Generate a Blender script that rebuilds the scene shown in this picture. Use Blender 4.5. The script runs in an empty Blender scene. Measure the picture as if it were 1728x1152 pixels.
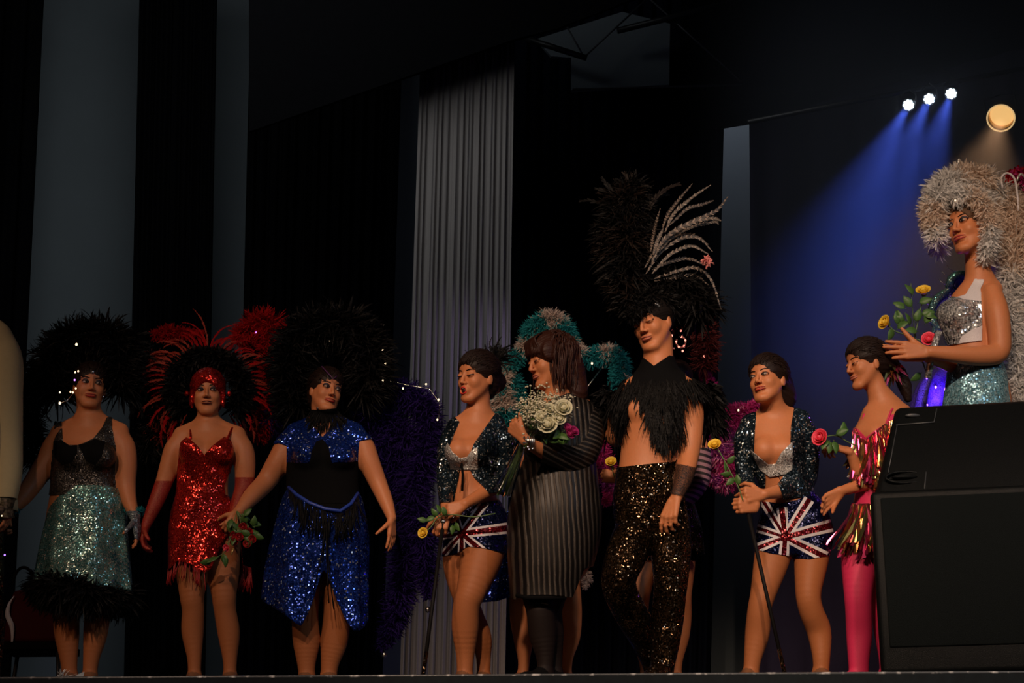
import bpy, math, random
import numpy as np
import openvdb
from mathutils import Vector, Matrix
C = bpy.context.scene
COL = C.collection
# ---------------------------------------------------------------- camera
F = 3000.0
CAM = np.array([0.0, -7.7, -0.70])
TILT, ROLL = math.radians(15.85), math.radians(-0.35)
cam_d = bpy.data.cameras.new('camera'); cam_d.sensor_width = 36; cam_d.lens = F/1728*36; cam_d.clip_end = 200
cam = bpy.data.objects.new('camera', cam_d); COL.objects.link(cam)
_rot = Matrix.Rotation(math.pi/2+TILT, 4, 'X') @ Matrix.Rotation(ROLL, 4, 'Z')
cam.matrix_world = Matrix.Translation(Vector(CAM)) @ _rot
C.camera = cam
RM = np.array(_rot.to_3x3())
C.view_settings.view_transform = 'Standard'; C.view_settings.look = 'None'
C.view_settings.gamma = 1; C.view_settings.use_curve_mapping = False
C.view_settings.exposure = 0.0
def at(px, py, Y):
    d = RM @ np.array([(px-864)/F, (576-py)/F, -1.0])
    return CAM + d*((Y-CAM[1])/d[1])
def proj(P):
    q = (np.asarray(P)-CAM) @ RM
    return 864+F*q[..., 0]/-q[..., 2], 576-F*q[..., 1]/-q[..., 2]
def ppm(p):                                     # pixels per metre at a point
    return F/-((np.asarray(p)-CAM) @ RM)[2]
# ---------------------------------------------------------------- world and lights
w = bpy.data.worlds.new('world'); C.world = w; w.use_nodes = True
w.node_tree.nodes['Background'].inputs[0].default_value = (0.55, 0.7, 1.0, 1)
w.node_tree.nodes['Background'].inputs[1].default_value = 0.003
def aim(o, t):
    o.rotation_euler = (Vector(t)-o.location).to_track_quat('-Z', 'Y').to_euler()
def lamp(name, kind, loc, tgt, power, color, **k):
    d = bpy.data.lights.new(name, kind); d.energy = power; d.color = color
    for a, b in k.items(): setattr(d, a, b)
    o = bpy.data.objects.new(name, d); COL.objects.link(o); o.location = loc; aim(o, tgt); return o
R = math.radians
for i, (x, tx, pw, cl, tz, ag) in enumerate(((-5.4, -2.0, 430, (1, .60, .40), .55, 29), (-2.4, -.2, 740, (1, .70, .50), .6, 29), (-1.0, 1.3, 1380, (1, .70, .49), .72, 31.5), (1.4, 2.7, 1050, (1, .72, .52), .9, 34))):
    lamp('front_spot', 'SPOT', (x, -7.4, 5.0), (tx, .9, tz), pw, cl, spot_size=R(ag), spot_blend=.55, shadow_soft_size=.13)
lamp('front_spot_cool', 'SPOT', (5.2, -6.4, 4.6), (.2, .9, .5), 230, (.66, .80, 1), spot_size=R(34), spot_blend=.6, shadow_soft_size=.13)
# ---------------------------------------------------------------- mesh helpers
def setp(o, **k):
    for a, b in k.items():
        if b is not None: o[a] = b
def empty(name, loc, label=None, cat=None, group=None, kind=None):
    o = bpy.data.objects.new(name, None); COL.objects.link(o); o.location = loc; o.empty_display_size = .1
    o['_loc'] = 0; del o['_loc']
    setp(o, label=label, category=cat, group=group, kind=kind); LOC[o.name] = np.array(loc, float); return o
LOC = {}
def link(name, V, Fc, m, parent=None, mi=None, smooth=True, solid=0, label=None, cat=None, group=None, kind=None, at0=None):
    """V world coordinates. One mesh object; children keep coordinates relative to the parent chain."""
    V = np.asarray(V, dtype=np.float64).reshape(-1, 3)
    org = LOC[parent.name] if parent is not None else (np.asarray(at0, float) if at0 is not None else V.mean(0))
    me = bpy.data.meshes.new(name)
    L = V-org
    if isinstance(Fc, np.ndarray):
        n, k = Fc.shape
        me.vertices.add(len(L)); me.vertices.foreach_set('co', L.astype(np.float32).ravel())
        me.loops.add(n*k); me.loops.foreach_set('vertex_index', Fc.astype(np.int32).ravel())
        me.polygons.add(n); me.polygons.foreach_set('loop_start', np.arange(0, n*k, k, dtype=np.int32))
        me.update(calc_edges=True)
    else:
        me.from_pydata([tuple(v) for v in L], [], [tuple(f) for f in Fc])
    for x in (m if isinstance(m, (list, tuple)) else [m]): me.materials.append(x)
    if mi is not None: me.polygons.foreach_set('material_index', np.asarray(mi, dtype=np.int32))
    if smooth: me.polygons.foreach_set('use_smooth', np.ones(len(me.polygons), dtype=bool))
    me.update()
    o = bpy.data.objects.new(name, me); COL.objects.link(o)
    if parent is not None: o.parent = parent; LOC[o.name] = org
    else: o.location = org; LOC[o.name] = org
    if solid:
        s = o.modifiers.new('thickness', 'SOLIDIFY'); s.thickness = solid; s.offset = -1
    setp(o, label=label, category=cat, group=group, kind=kind)
    return o
def nrm(v):
    v = np.asarray(v, float); return v/(np.linalg.norm(v)+1e-12)
class MB:
    def __init__(s): s.v = []; s.f = []; s.m = []; s.n = 0
    def add(s, V, Fs, m=0):
        V = np.asarray(V, float).reshape(-1, 3)
        s.v.append(V); s.f += [tuple(i+s.n for i in f) for f in Fs]; s.m += [m]*len(Fs); s.n += len(V)
    def box(s, c, size, m=0, Rm=None, taper=1.0):
        h = np.array(size)/2
        V = np.array([[x*h[0]*(taper if z > 0 else 1), y*h[1]*(taper if z > 0 else 1), z*h[2]] for x in (-1, 1) for y in (-1, 1) for z in (-1, 1)])
        if Rm is not None: V = V @ np.asarray(Rm).T
        s.add(V+np.array(c), [(0, 1, 3, 2), (4, 6, 7, 5), (0, 4, 5, 1), (2, 3, 7, 6), (0, 2, 6, 4), (1, 5, 7, 3)], m)
    def hexa(s, P, m=0):                       # 8 points: bottom ring 4, top ring 4
        s.add(P, [(3, 2, 1, 0), (4, 5, 6, 7), (0, 1, 5, 4), (1, 2, 6, 5), (2, 3, 7, 6), (3, 0, 4, 7)], m)
    def tube(s, pts, rad, m=0, n=8, flat=None, caps=True):
        P = np.asarray(pts, float); N = len(P)
        r = np.full(N, rad) if np.isscalar(rad) else np.asarray(rad, float)
        T = np.gradient(P, axis=0); T /= np.linalg.norm(T, axis=1)[:, None]+1e-12
        up = np.array([0, 0, 1.]) if abs(T[0][2]) < .9 else np.array([0, 1., 0])
        a = nrm(np.cross(T[0], up)); V = []
        for i in range(N):
            a = nrm(a-T[i]*np.dot(a, T[i])); b = np.cross(T[i], a)
            th = np.arange(n)*2*math.pi/n
            V.append(P[i]+r[i]*(np.cos(th)[:, None]*a+np.sin(th)[:, None]*b*(1 if flat is None else flat)))
        Fs = [(i*n+j, i*n+(j+1) % n, (i+1)*n+(j+1) % n, (i+1)*n+j) for i in range(N-1) for j in range(n)]
        if caps: Fs += [tuple(range(n-1, -1, -1)), tuple((N-1)*n+j for j in range(n))]
        s.add(np.vstack(V), Fs, m)
    def ell(s, c, r, Rm=None, m=0, nu=14, nv=9):
        V = [(0, 0, 1)]
        for i in range(1, nv):
            t = math.pi*i/nv
            V += [(math.sin(t)*math.cos(2*math.pi*j/nu), math.sin(t)*math.sin(2*math.pi*j/nu), math.cos(t)) for j in range(nu)]
        V.append((0, 0, -1)); V = np.array(V)*np.array(r)
        if Rm is not None: V = V @ np.asarray(Rm).T
        Fs = [(0, 1+j, 1+(j+1) % nu) for j in range(nu)]
        for i in range(nv-2):
            Fs += [(1+i*nu+j, 1+(i+1)*nu+j, 1+(i+1)*nu+(j+1) % nu, 1+i*nu+(j+1) % nu) for j in range(nu)]
        k = 1+(nv-2)*nu
        Fs += [(len(V)-1, k+(j+1) % nu, k+j) for j in range(nu)]
        s.add(V+np.asarray(c), Fs, m)
    def build(s, name, m, parent=None, **k):
        return link(name, np.vstack(s.v), s.f, m, parent, mi=s.m, **k)
# ---------------------------------------------------------------- signed distance modelling
class Sdf:
    def __init__(s): s.p = []
    def cone(s, a, b, ra, rb, k=.012, tag='x'):
        a, b = np.asarray(a, float), np.asarray(b, float)
        s.p.append(('c', a, b, ra, rb, k, tag, 1)); return s
    def ell(s, c, r, Rm=None, k=.02, tag='x', op=1):
        s.p.append(('e', np.asarray(c, float), np.eye(3) if Rm is None else np.asarray(Rm), np.asarray(r, float), None, k, tag, op)); return s
    def limb(s, pts, k=.012, tag='x'):         # pts: (xyz, r)
        s.p.append(('l', np.array([q[0] for q in pts]), np.array([q[1] for q in pts]), None, None, k, tag, 1))
    def trunk(s, secs, k=.02, tag='torso'):    # secs: (cx, cy, z, rx, ry) any order
        A = np.array(sorted(secs, key=lambda q: q[2])); zs = A[:, 2]
        zz = np.linspace(zs[0], zs[-1], 60); B = np.zeros((60, 5)); B[:, 2] = zz
        for c in (0, 1, 3, 4):                 # monotone-ish cubic interpolation
            m = np.gradient(A[:, c], zs)
            i = np.clip(np.searchsorted(zs, zz)-1, 0, len(zs)-2); h = zs[i+1]-zs[i]; t = (zz-zs[i])/h
            B[:, c] = (2*t**3-3*t**2+1)*A[i, c]+(t**3-2*t**2+t)*h*m[i]+(-2*t**3+3*t**2)*A[i+1, c]+(t**3-t**2)*h*m[i+1]
        s.p.append(('t', B, None, None, None, k, tag, 1)); return s
    @staticmethod
    def dist(p, P):
        if p[0] == 'c':
            a, b, ra, rb = p[1:5]; ab = b-a; q = P-a
            t = np.clip((q @ ab)/(ab @ ab+1e-12), 0, 1)
            return np.linalg.norm(q-t[..., None]*ab, axis=-1)-(ra+(rb-ra)*t)
        if p[0] == 'e':
            q = (P-p[1]) @ p[2]; r = p[3]
            k0 = np.linalg.norm(q/r, axis=-1); k1 = np.linalg.norm(q/(r*r), axis=-1)+1e-9
            return k0*(k0-1)/k1
        if p[0] == 'l':
            best = None
            for a, b, ra, rb in zip(p[1][:-1], p[1][1:], p[2][:-1], p[2][1:]):
                ab = b-a; q = P-a; t = np.clip((q @ ab)/(ab @ ab+1e-12), 0, 1)
                d = np.linalg.norm(q-t[..., None]*ab, axis=-1)-(ra+(rb-ra)*t); best = d if best is None else np.minimum(best, d)
            return best
        B = p[1]; z = P[..., 2]; zc = np.clip(z, B[0, 2], B[-1, 2])
        cx, cy, rx, ry = (np.interp(zc, B[:, 2], B[:, c]) for c in (0, 1, 3, 4))
        u, v = P[..., 0]-cx, P[..., 1]-cy
        k0 = np.sqrt((u/rx)**2+(v/ry)**2)+1e-9; k1 = np.sqrt((u/rx/rx)**2+(v/ry/ry)**2)+1e-9
        d = k0*(k0-1)/k1
        dz = z-zc
        return np.where(np.abs(dz) > 0, np.sqrt(np.maximum(d, 0)**2+dz**2)+np.minimum(d, 0)*0, d)
    @staticmethod
    def box(p):
        if p[0] == 'c':
            return np.minimum(p[1]-p[3], p[2]-p[4]), np.maximum(p[1]+p[3], p[2]+p[4])
        if p[0] == 'e':
            e = np.sqrt(((p[2]*p[3])**2).sum(1)); return p[1]-e, p[1]+e
        if p[0] == 'l': return (p[1]-p[2][:, None]).min(0), (p[1]+p[2][:, None]).max(0)
        B = p[1]; return (np.array([(B[:, 0]-B[:, 3]).min(), (B[:, 1]-B[:, 4]).min(), B[0, 2]]), np.array([(B[:, 0]+B[:, 3]).max(), (B[:, 1]+B[:, 4]).max(), B[-1, 2]]))
    def mesh(s, h):
        bs = [Sdf.box(p) for p in s.p if p[7] > 0]
        lo = np.min([b[0] for b in bs], 0)-.03; hi = np.max([b[1] for b in bs], 0)+.03
        n = np.ceil((hi-lo)/h).astype(int)+1
        G = np.full(n, .08, dtype=np.float32)
        ax = [lo[i]+h*np.arange(n[i]) for i in range(3)]
        for p in s.p:
            k = p[5]; b0, b1 = Sdf.box(p); mg = k+3*h
            i0 = np.clip(np.floor((b0-mg-lo)/h).astype(int), 0, n); i1 = np.clip(np.ceil((b1+mg-lo)/h).astype(int)+1, 0, n)
            if (i1 <= i0).any(): continue
            X = np.stack(np.meshgrid(*[ax[i][i0[i]:i1[i]] for i in range(3)], indexing='ij'), -1)
            d = Sdf.dist(p, X).astype(np.float32); sl = tuple(slice(i0[i], i1[i]) for i in range(3)); a = G[sl]
            if p[7] > 0:
                hh = np.maximum(k-np.abs(a-d), 0)/k; G[sl] = np.minimum(a, d)-hh*hh*k*.25
            else:
                d = -d; hh = np.maximum(k-np.abs(a-d), 0)/k; G[sl] = np.maximum(a, d)+hh*hh*k*.25
        g = openvdb.FloatGrid(background=.08); g.copyFromArray(G)
        v, q = g.convertToQuads(isovalue=0.0)
        return v.astype(float)*h+lo, q.astype(np.int64)
    def tags(s, V):
        best = np.full(len(V), 9.); tg = np.zeros(len(V), dtype=object); tg[:] = 'x'
        for p in s.p:
            if p[7] < 0: continue
            d = Sdf.dist(p, V); m = d < best; best[m] = d[m]; tg[m] = p[6]
        return tg
def vnormals(V, Fq):
    N = np.zeros_like(V); a, b, c, d = (V[Fq[:, i]] for i in range(4))
    fn = np.cross(c-a, d-b)
    for i in range(4): np.add.at(N, Fq[:, i], fn)
    return N/(np.linalg.norm(N, axis=1)[:, None]+1e-12)
def polysdf(x, y, poly):                       # positive inside, in pixels
    P = np.array(poly, float); Q = np.roll(P, -1, 0)
    d = np.full(len(x), 1e9); ins = np.zeros(len(x), bool)
    for (ax, ay), (bx, by) in zip(P, Q):
        ex, ey = bx-ax, by-ay; t = np.clip(((x-ax)*ex+(y-ay)*ey)/(ex*ex+ey*ey+1e-9), 0, 1)
        d = np.minimum(d, np.hypot(x-ax-t*ex, y-ay-t*ey))
        c = (ay > y) != (by > y)
        with np.errstate(divide='ignore', invalid='ignore'): xi = ax+(y-ay)*ex/(ey if ey else 1e-9)
        ins ^= c & (x < xi)
    return np.where(ins, d, -d)
def clip(V, Fs, s, extra=None):
    """keep the part of the mesh where s>0, cutting faces on the border. returns V, faces(list), extra"""
    Fs = np.asarray(Fs); ins = s[Fs] > 0
    full = ins.all(1); part = ins.any(1) & ~full
    out = [tuple(f) for f in Fs[full]]; nv = []; ne = []; cache = {}
    base = len(V)
    for f in Fs[part]:
        poly = []
        k = len(f)
        for i in range(k):
            a, b = int(f[i]), int(f[(i+1) % k])
            if s[a] > 0: poly.append(a)
            if (s[a] > 0) != (s[b] > 0):
                key = (min(a, b), max(a, b))
                if key not in cache:
                    t = s[a]/(s[a]-s[b]); cache[key] = base+len(nv); nv.append(V[a]+(V[b]-V[a])*t)
                    if extra is not None: ne.append(extra[a]+(extra[b]-extra[a])*t)
                poly.append(cache[key])
        if len(poly) >= 3: out.append(tuple(poly))
    V2 = np.vstack([V, nv]) if nv else V
    E2 = (np.vstack([extra, ne]) if nv else extra) if extra is not None else None
    used = np.unique([i for f in out for i in f]) if out else np.array([], int)
    mp = np.full(len(V2), -1); mp[used] = np.arange(len(used))
    return V2[used], [tuple(mp[list(f)]) for f in out], (E2[used] if E2 is not None else None)
# ---------------------------------------------------------------- materials
def new_mat(name):
    m = bpy.data.materials.new(name); m.use_nodes = True
    return m, m.node_tree.nodes, m.node_tree.links, m.node_tree.nodes['Principled BSDF']
def fuzzy(name, col, var=.3):
    """thin down: light comes through it"""
    m = plain(name, col, .8, var=var, spec=.1); N, L = m.node_tree.nodes, m.node_tree.links
    t = N.new('ShaderNodeBsdfTranslucent'); t.inputs[0].default_value = (*col, 1); x = N.new('ShaderNodeMixShader'); x.inputs[0].default_value = .5
    L.new(N['Principled BSDF'].outputs[0], x.inputs[1]); L.new(t.outputs[0], x.inputs[2]); L.new(x.outputs[0], N['Material Output'].inputs['Surface']); return m
def plain(name, col, rough=.6, metal=0., bump=0., scale=60., var=.15, sss=0., spec=.5, sheen=0., coat=0.):
    m, N, L, b = new_mat(name)
    tc = N.new('ShaderNodeTexCoord'); no = N.new('ShaderNodeTexNoise'); no.inputs['Scale'].default_value = scale
    no.inputs['Detail'].default_value = 4; L.new(tc.outputs['Object'], no.inputs['Vector'])
    mx = N.new('ShaderNodeMix'); mx.data_type = 'RGBA'
    mx.inputs[6].default_value = (*[c*(1-var) for c in col], 1); mx.inputs[7].default_value = (*[min(1, c*(1+var)) for c in col], 1)
    L.new(no.outputs['Fac'], mx.inputs[0]); L.new(mx.outputs[2], b.inputs['Base Color'])
    b.inputs['Roughness'].default_value = rough; b.inputs['Metallic'].default_value = metal
    b.inputs['Specular IOR Level'].default_value = spec; b.inputs['Coat Weight'].default_value = coat
    if sheen: b.inputs['Sheen Weight'].default_value = sheen
    if sss:
        b.inputs['Subsurface Weight'].default_value = sss; b.inputs['Subsurface Scale'].default_value = .01
        b.inputs['Subsurface Radius'].default_value = (1, .35, .2)
    if bump:
        bn = N.new('ShaderNodeBump'); bn.inputs['Strength'].default_value = bump; bn.inputs['Distance'].default_value = .003
        L.new(no.outputs['Fac'], bn.inputs['Height']); L.new(bn.outputs[0], b.inputs['Normal'])
    return m
def sequin(name, col, col2=None, size=.006, tilt=.55, rough=.22, metal=.75, spark=None, crumple=1.5):
    """each voronoi cell is one little disc, tilted its own way"""
    m, N, L, b = new_mat(name)
    tc = N.new('ShaderNodeTexCoord'); vo = N.new('ShaderNodeTexVoronoi'); vo.inputs['Scale'].default_value = 1/size
    vo.inputs['Randomness'].default_value = .55
    L.new(tc.outputs['Object'], vo.inputs['Vector'])
    ge = N.new('ShaderNodeNewGeometry')
    sub = N.new('ShaderNodeVectorMath'); sub.operation = 'SUBTRACT'; sub.inputs[1].default_value = (.5, .5, .5)
    L.new(vo.outputs['Color'], sub.inputs[0])
    sc = N.new('ShaderNodeVectorMath'); sc.operation = 'SCALE'; sc.inputs['Scale'].default_value = tilt*1.5
    L.new(sub.outputs[0], sc.inputs[0])
    ad = N.new('ShaderNodeVectorMath'); ad.operation = 'ADD'; L.new(sc.outputs[0], ad.inputs[0]); L.new(ge.outputs['Normal'], ad.inputs[1])
    n3 = N.new('ShaderNodeTexNoise'); n3.inputs['Scale'].default_value = 11; n3.inputs['Detail'].default_value = 1.5; L.new(tc.outputs['Object'], n3.inputs['Vector'])
    s3 = N.new('ShaderNodeVectorMath'); s3.operation = 'SUBTRACT'; s3.inputs[1].default_value = (.5, .5, .5); L.new(n3.outputs['Color'], s3.inputs[0])
    m3 = N.new('ShaderNodeVectorMath'); m3.operation = 'SCALE'; m3.inputs['Scale'].default_value = crumple; L.new(s3.outputs[0], m3.inputs[0])
    a3 = N.new('ShaderNodeVectorMath'); a3.operation = 'ADD'; L.new(ad.outputs[0], a3.inputs[0]); L.new(m3.outputs[0], a3.inputs[1]); ad = a3
    nn = N.new('ShaderNodeVectorMath'); nn.operation = 'NORMALIZE'; L.new(ad.outputs[0], nn.inputs[0]); L.new(nn.outputs[0], b.inputs['Normal'])
    mx = N.new('ShaderNodeMix'); mx.data_type = 'RGBA'; mx.inputs[6].default_value = (*col, 1); mx.inputs[7].default_value = (*(col2 or col), 1)
    sp = N.new('ShaderNodeSeparateColor'); L.new(vo.outputs['Color'], sp.inputs[0]); L.new(sp.outputs[2], mx.inputs[0])
    if spark:                                  # a few discs are coloured pale, sparkle put into the colour
        gt = N.new('ShaderNodeMath'); gt.operation = 'GREATER_THAN'; gt.inputs[1].default_value = 1-spark[1]; L.new(sp.outputs[0], gt.inputs[0])
        m8 = N.new('ShaderNodeMix'); m8.data_type = 'RGBA'; m8.inputs[7].default_value = (*spark[0], 1); L.new(gt.outputs[0], m8.inputs[0]); L.new(mx.outputs[2], m8.inputs[6]); mx = m8
    # dark gaps between discs
    rmp = N.new('ShaderNodeMapRange'); rmp.inputs[1].default_value = .35; rmp.inputs[2].default_value = .75; rmp.inputs[3].default_value = 1; rmp.inputs[4].default_value = .25
    L.new(vo.outputs['Distance'], rmp.inputs[0])
    ml = N.new('ShaderNodeMix'); ml.data_type = 'RGBA'; ml.blend_type = 'MULTIPLY'; ml.inputs[0].default_value = 1
    L.new(mx.outputs[2], ml.inputs[6]); L.new(rmp.outputs[0], ml.inputs[7]); L.new(ml.outputs[2], b.inputs['Base Color'])
    b.inputs['Roughness'].default_value = rough; b.inputs['Metallic'].default_value = metal
    return m, N, L, b, ml, mx, tc
def emis(name, col, s):
    m, N, L, b = new_mat(name)
    b.inputs['Base Color'].default_value = (*col, 1); b.inputs['Emission Color'].default_value = (*col, 1); b.inputs['Emission Strength'].default_value = s
    return m
SKIN = plain('skin', (.54, .195, .080), .5, sss=.12, bump=.15, scale=90, var=.07, spec=.35)
SKIN_F = plain('skin_pale', (.62, .30, .18), .5, sss=.12, bump=.15, scale=90, var=.07, spec=.35)
TIGHTS = plain('tan_tights', (.37, .125, .045), .55, scale=240, var=.12, bump=.2, spec=.25)
BTIGHTS = plain('black_tights', (.014, .009, .008), .6, scale=240, var=.2, spec=.15)
HAIRD = plain('hair_dark', (.016, .008, .006), .5, bump=.6, scale=170, var=.5, spec=.2)
HAIRB = plain('hair_brown', (.034, .010, .006), .5, bump=.6, scale=140, var=.5, spec=.25)
EYEW = plain('eye_white', (.38, .30, .26), .2, var=.02)
IRIS = plain('eye_iris', (.03, .025, .02), .1)
DARK = plain('eye_makeup', (.02, .012, .015), .5)
LIP = plain('lip_red', (.36, .03, .025), .3)
LIPN = plain('lip_natural', (.40, .11, .075), .4)
MOUTH = plain('mouth_inside', (.03, .004, .004), .5)
TEETH = plain('teeth', (.6, .52, .45), .3)
BLACKF = plain('black_feather', (.0048, .0044, .0044), .6, var=.5, spec=.14)
BLACKC = plain('black_cloth', (.004, .004, .0045), .9, bump=.2, spec=.08)
SILVER = plain('silver_metal', (.75, .74, .72), .18, metal=1, bump=.5, scale=220)
GREEN = plain('leaf_green', (.055, .13, .025), .5, var=.4, scale=40)
STEMG = plain('stem_green', (.10, .17, .05), .5)
# ---------------------------------------------------------------- figures
VOX = .0045
E1 = .0
def frame(yaw, pitch=0, roll=0):
    """yaw 0 looks at the audience, + towards +X; columns: side(+X when yaw 0), forward, up"""
    y, p, r = R(yaw), R(pitch), R(roll)
    f = np.array([math.sin(y)*math.cos(p), -math.cos(y)*math.cos(p), math.sin(p)])
    s = np.array([math.cos(y), math.sin(y), 0.]); u = np.cross(f, s)
    if u[2] < 0: u = -u
    s, u = s*math.cos(r)+u*math.sin(r), u*math.cos(r)-s*math.sin(r)
    return np.stack([s, f, u], 1)
def rotv(v, ax, a):
    ax = nrm(ax); return v*math.cos(a)+np.cross(ax, v)*math.sin(a)+ax*np.dot(ax, v)*(1-math.cos(a))
class Person:
    def __init__(s, label, x, Y, group=None, z=0.0):
        s.Y = Y; p = at(x, 1150, Y); s.z = z
        s.root = empty('person', (p[0], Y, z), label, 'person', group)
        s.S = Sdf(); s.skin = SKIN; s.shadow = SHAD
    def P(s, px, py, dy=0.): return at(px, py, s.Y+dy)
    def limb(s, pts, tag, k=.012):             # (px, py, half width px, dy)
        q = []
        for (x, y, r, dy) in pts:
            p = s.P(x, y, dy); q.append((*p, r/ppm(p)))
        if len(q) > 2: q = spline(q, (len(q)-1)*5+1)
        s.S.limb([(np.array(a[:3]), a[3]) for a in q], k, tag)
    def trunk(s, secs, tag='torso', k=.03):    # (cx, py, half width px, depth m, dy)
        q = []
        for (x, y, r, d, dy) in secs:
            p = s.P(x, y, dy); q.append((p[0], p[1], p[2], r/ppm(p), d))
        s.S.trunk(q, k, tag)
    def blob(s, px, py, dy, r, tag='torso', k=.03, fr=None, op=1):
        s.S.ell(s.P(px, py, dy), r, fr, k, tag, op)
    def foot(s, px, yaw, py=1142, dy=0., r=11, lift=0):
        a = s.P(px, py, dy); f = frame(yaw)[:, 1]; rr = r/ppm(a)
        gz = s.z; a[2] = max(a[2], gz+.07)
        heel = a-f*.02; heel = np.array([heel[0], heel[1], gz+.034])
        ball = np.array([*(a+f*.11)[:2], gz+.028]); toe = np.array([*(a+f*.165)[:2], gz+.02])
        s.S.cone(a, heel, rr, .03, .015, 'foot'); s.S.cone(heel, ball, .028, .034, .02, 'foot'); s.S.cone(ball, toe, .034, .018, .02, 'foot')
        s.S.cone(a, ball, rr, .025, .02, 'foot')
    def head(s, px, py, dy, yaw, pitch=0, roll=0, size=1.0, male=False, neck=None, mouth='closed', smile=0.):
        """px,py: middle of the skull at eye height"""
        s.hc = s.P(px, py, dy); s.hf = frame(yaw, pitch, roll); s.hs = size
        for _ in range(3):                     # py is the height at which the eyes are seen
            e = s.hc+s.hf @ np.array([0, .085*size, 0]); s.hc = s.hc+np.array([0, 0, (proj(e)[1]-py)/ppm(e)])
        def L(x, y, z): return s.hc+s.hf @ (np.array([x, y, z])*size)
        s.L = L; S = s.S; z = size; fr = s.hf; T = 'head'
        S.ell(L(0, -.012, .035), np.array([.074, .094, .083])*z, fr, .02, T)
        S.ell(L(0, .030, -.025), np.array([.060, .056, .082])*z, fr, .03, T)
        S.ell(L(0, .045, .045), np.array([.055, .040, .045])*z, fr, .03, T)
        jw = .050 if male else .041
        for q in (-1, 1):
            S.cone(L(q*jw*1.12, .005, -.035), L(q*.022, .062, -.100), .017*z, .015*z, .03, T)
            S.ell(L(q*.034, .060, -.028), np.array([.022, .020, .022])*z, fr, .02, T)
            S.ell(L(q*.073, -.008, -.012), np.array([.007, .014, .026])*z, fr, .008, 'ear')
        S.ell(L(0, .072, -.102), np.array([.022 if male else .019, .018, .016])*z, fr, .025, T)
        for q in (-1, 1): S.ell(L(q*.031, .104, .003), np.array([.020, .016, .012])*z, fr, .014, T, op=-1)
        for q in (-1, 1): S.ell(L(q*.031, .0795, .003), np.array([.0150, .0125, .0125])*z, fr, .004, T)
        S.cone(L(0, .088, .012), L(0, .104, -.030), .0060*z, .0088*z, .012, T)
        for q in (-1, 1): S.ell(L(q*.012, .093, -.034), np.array([.0075, .010, .007])*z, fr, .006, T)
        if mouth == 'open':
            S.ell(L(0, .082, -.066), np.array([.026, .020, .026])*z, fr, .012, T)
            S.ell(L(0, .100, -.067), np.array([.015, .022, .013])*z, fr, .006, T, op=-1)
        else:
            S.ell(L(0, .080, -.0585), np.array([.024, .0145, .0085])*z, fr, .010, T)
            S.ell(L(0, .078, -.0685), np.array([.020, .0145, .0075])*z, fr, .010, T)
        if neck is not None:
            nb, r = neck; q = s.P(*nb); rr = r/ppm(q)
            S.cone(q, L(0, -.020, -.07), rr*1.12, rr*.92, .03, 'neck')
        s.mouth = mouth; s.smile = smile
    def face(s, lip=None, makeup=1.0, gaze=0., closed=False, brow=1.0, browc=None):
        L, z, fr = s.L, s.hs, s.hf; lip = lip or LIP; rt = s.root
        hv = (s.V[np.isin(s.tag, ['head'])]-s.hc) @ fr/z; hv = hv[hv[:, 1] > .03]
        def U(x, zz, o=.0):                    # a point on the face surface
            d = (hv[:, 0]-x)**2+(hv[:, 2]-zz)**2; i = np.argsort(d)[:4]; return L(x, hv[i, 1].mean()+o, zz)
        for q in (-1, 1):
            m = MB(); c = L(q*.031, .0800, .002)
            if not closed:
                m.ell(c, np.array([.0145, .0134, .0066])*z, fr, 0, 14, 8)
                m.ell(L(q*.031+gaze*.006, .0898, .0026), np.array([.0062, .0045, .0062])*z, fr, 1, 10, 6)
                m.build('eye', [EYEW, IRIS], rt)
            m = MB(); k = 9; tt = np.linspace(-1, 1, k); hz = .0064 if not closed else -.003
            up = [U(q*.031+.0165*t, .002+hz*(1-t*t)+.0035*max(0, t*q), .0012) for t in tt]
            m.tube(up, np.array([.0012]+[.0020*makeup+.0006]*(k-2)+[.0014])*z, 0, 6)
            if not closed: m.tube([U(q*.031+.0155*t, .002-.0062*(1-t*t), .0006) for t in tt], .0008*z*(.5+makeup), 0, 5)
            m.build('eyelashes', DARK, rt)
            if makeup > 1.1:
                m = MB()
                for j, dz_ in enumerate((.0105, .0135, .0165)): m.tube([U(q*.032+(.015-.002*j)*t, .002+dz_-.005*t*t+.002*max(0, t*q), -.0006) for t in tt], .0026*z, 0, 5)
                m.build('eye_shadow', s.shadow, rt)
            m = MB()
            m.tube([U(q*(.013+.039*t), .0225+.0075*math.sin(t*2.3)-.003*t, .0006) for t in np.linspace(0, 1, 9)], np.array([.0016, .0026, .0029, .0029, .0027, .0024, .0020, .0016, .0008])*brow*z, 0, 6)
            m.build('eyebrow', browc or HAIRD, rt)
        w = .0235+.006*s.smile; m = MB(); k = 11; t = np.linspace(-1, 1, k)
        def lipc(zc, ov, o=.0008): return [U(w*u, zc+.0045*s.smile*u*u+ov*(1-u*u), o) for u in t]
        if s.mouth == 'open':
            rg = [L(.0185*math.cos(a), .0975-.007*abs(math.cos(a))**2, -.066+(.0135+.003*(math.sin(a) < 0))*math.sin(a)-.002*math.cos(a)**2) for a in np.linspace(0, 2*math.pi, 25)]
            m.tube(rg, .0036*z, 0, 6, caps=False); m.build('lips', lip, rt)
            m = MB(); m.ell(L(0, .086, -.067), np.array([.0155, .010, .0145])*z, fr, 0); m.build('mouth_cavity', MOUTH, rt)
            m = MB(); m.ell(L(0, .0945, -.0565), np.array([.0105, .004, .0035])*z, fr, 0); m.build('teeth', TEETH, rt)
        else:
            rr = .0030*(1-t**4)+.0007
            m.tube(lipc(-.0600, .0018, .0004), rr*z*.95, 0, 7); m.tube(lipc(-.0662, -.0024, .0004), rr*z*1.15, 0, 7)
            m.build('lips', lip, rt)
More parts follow.
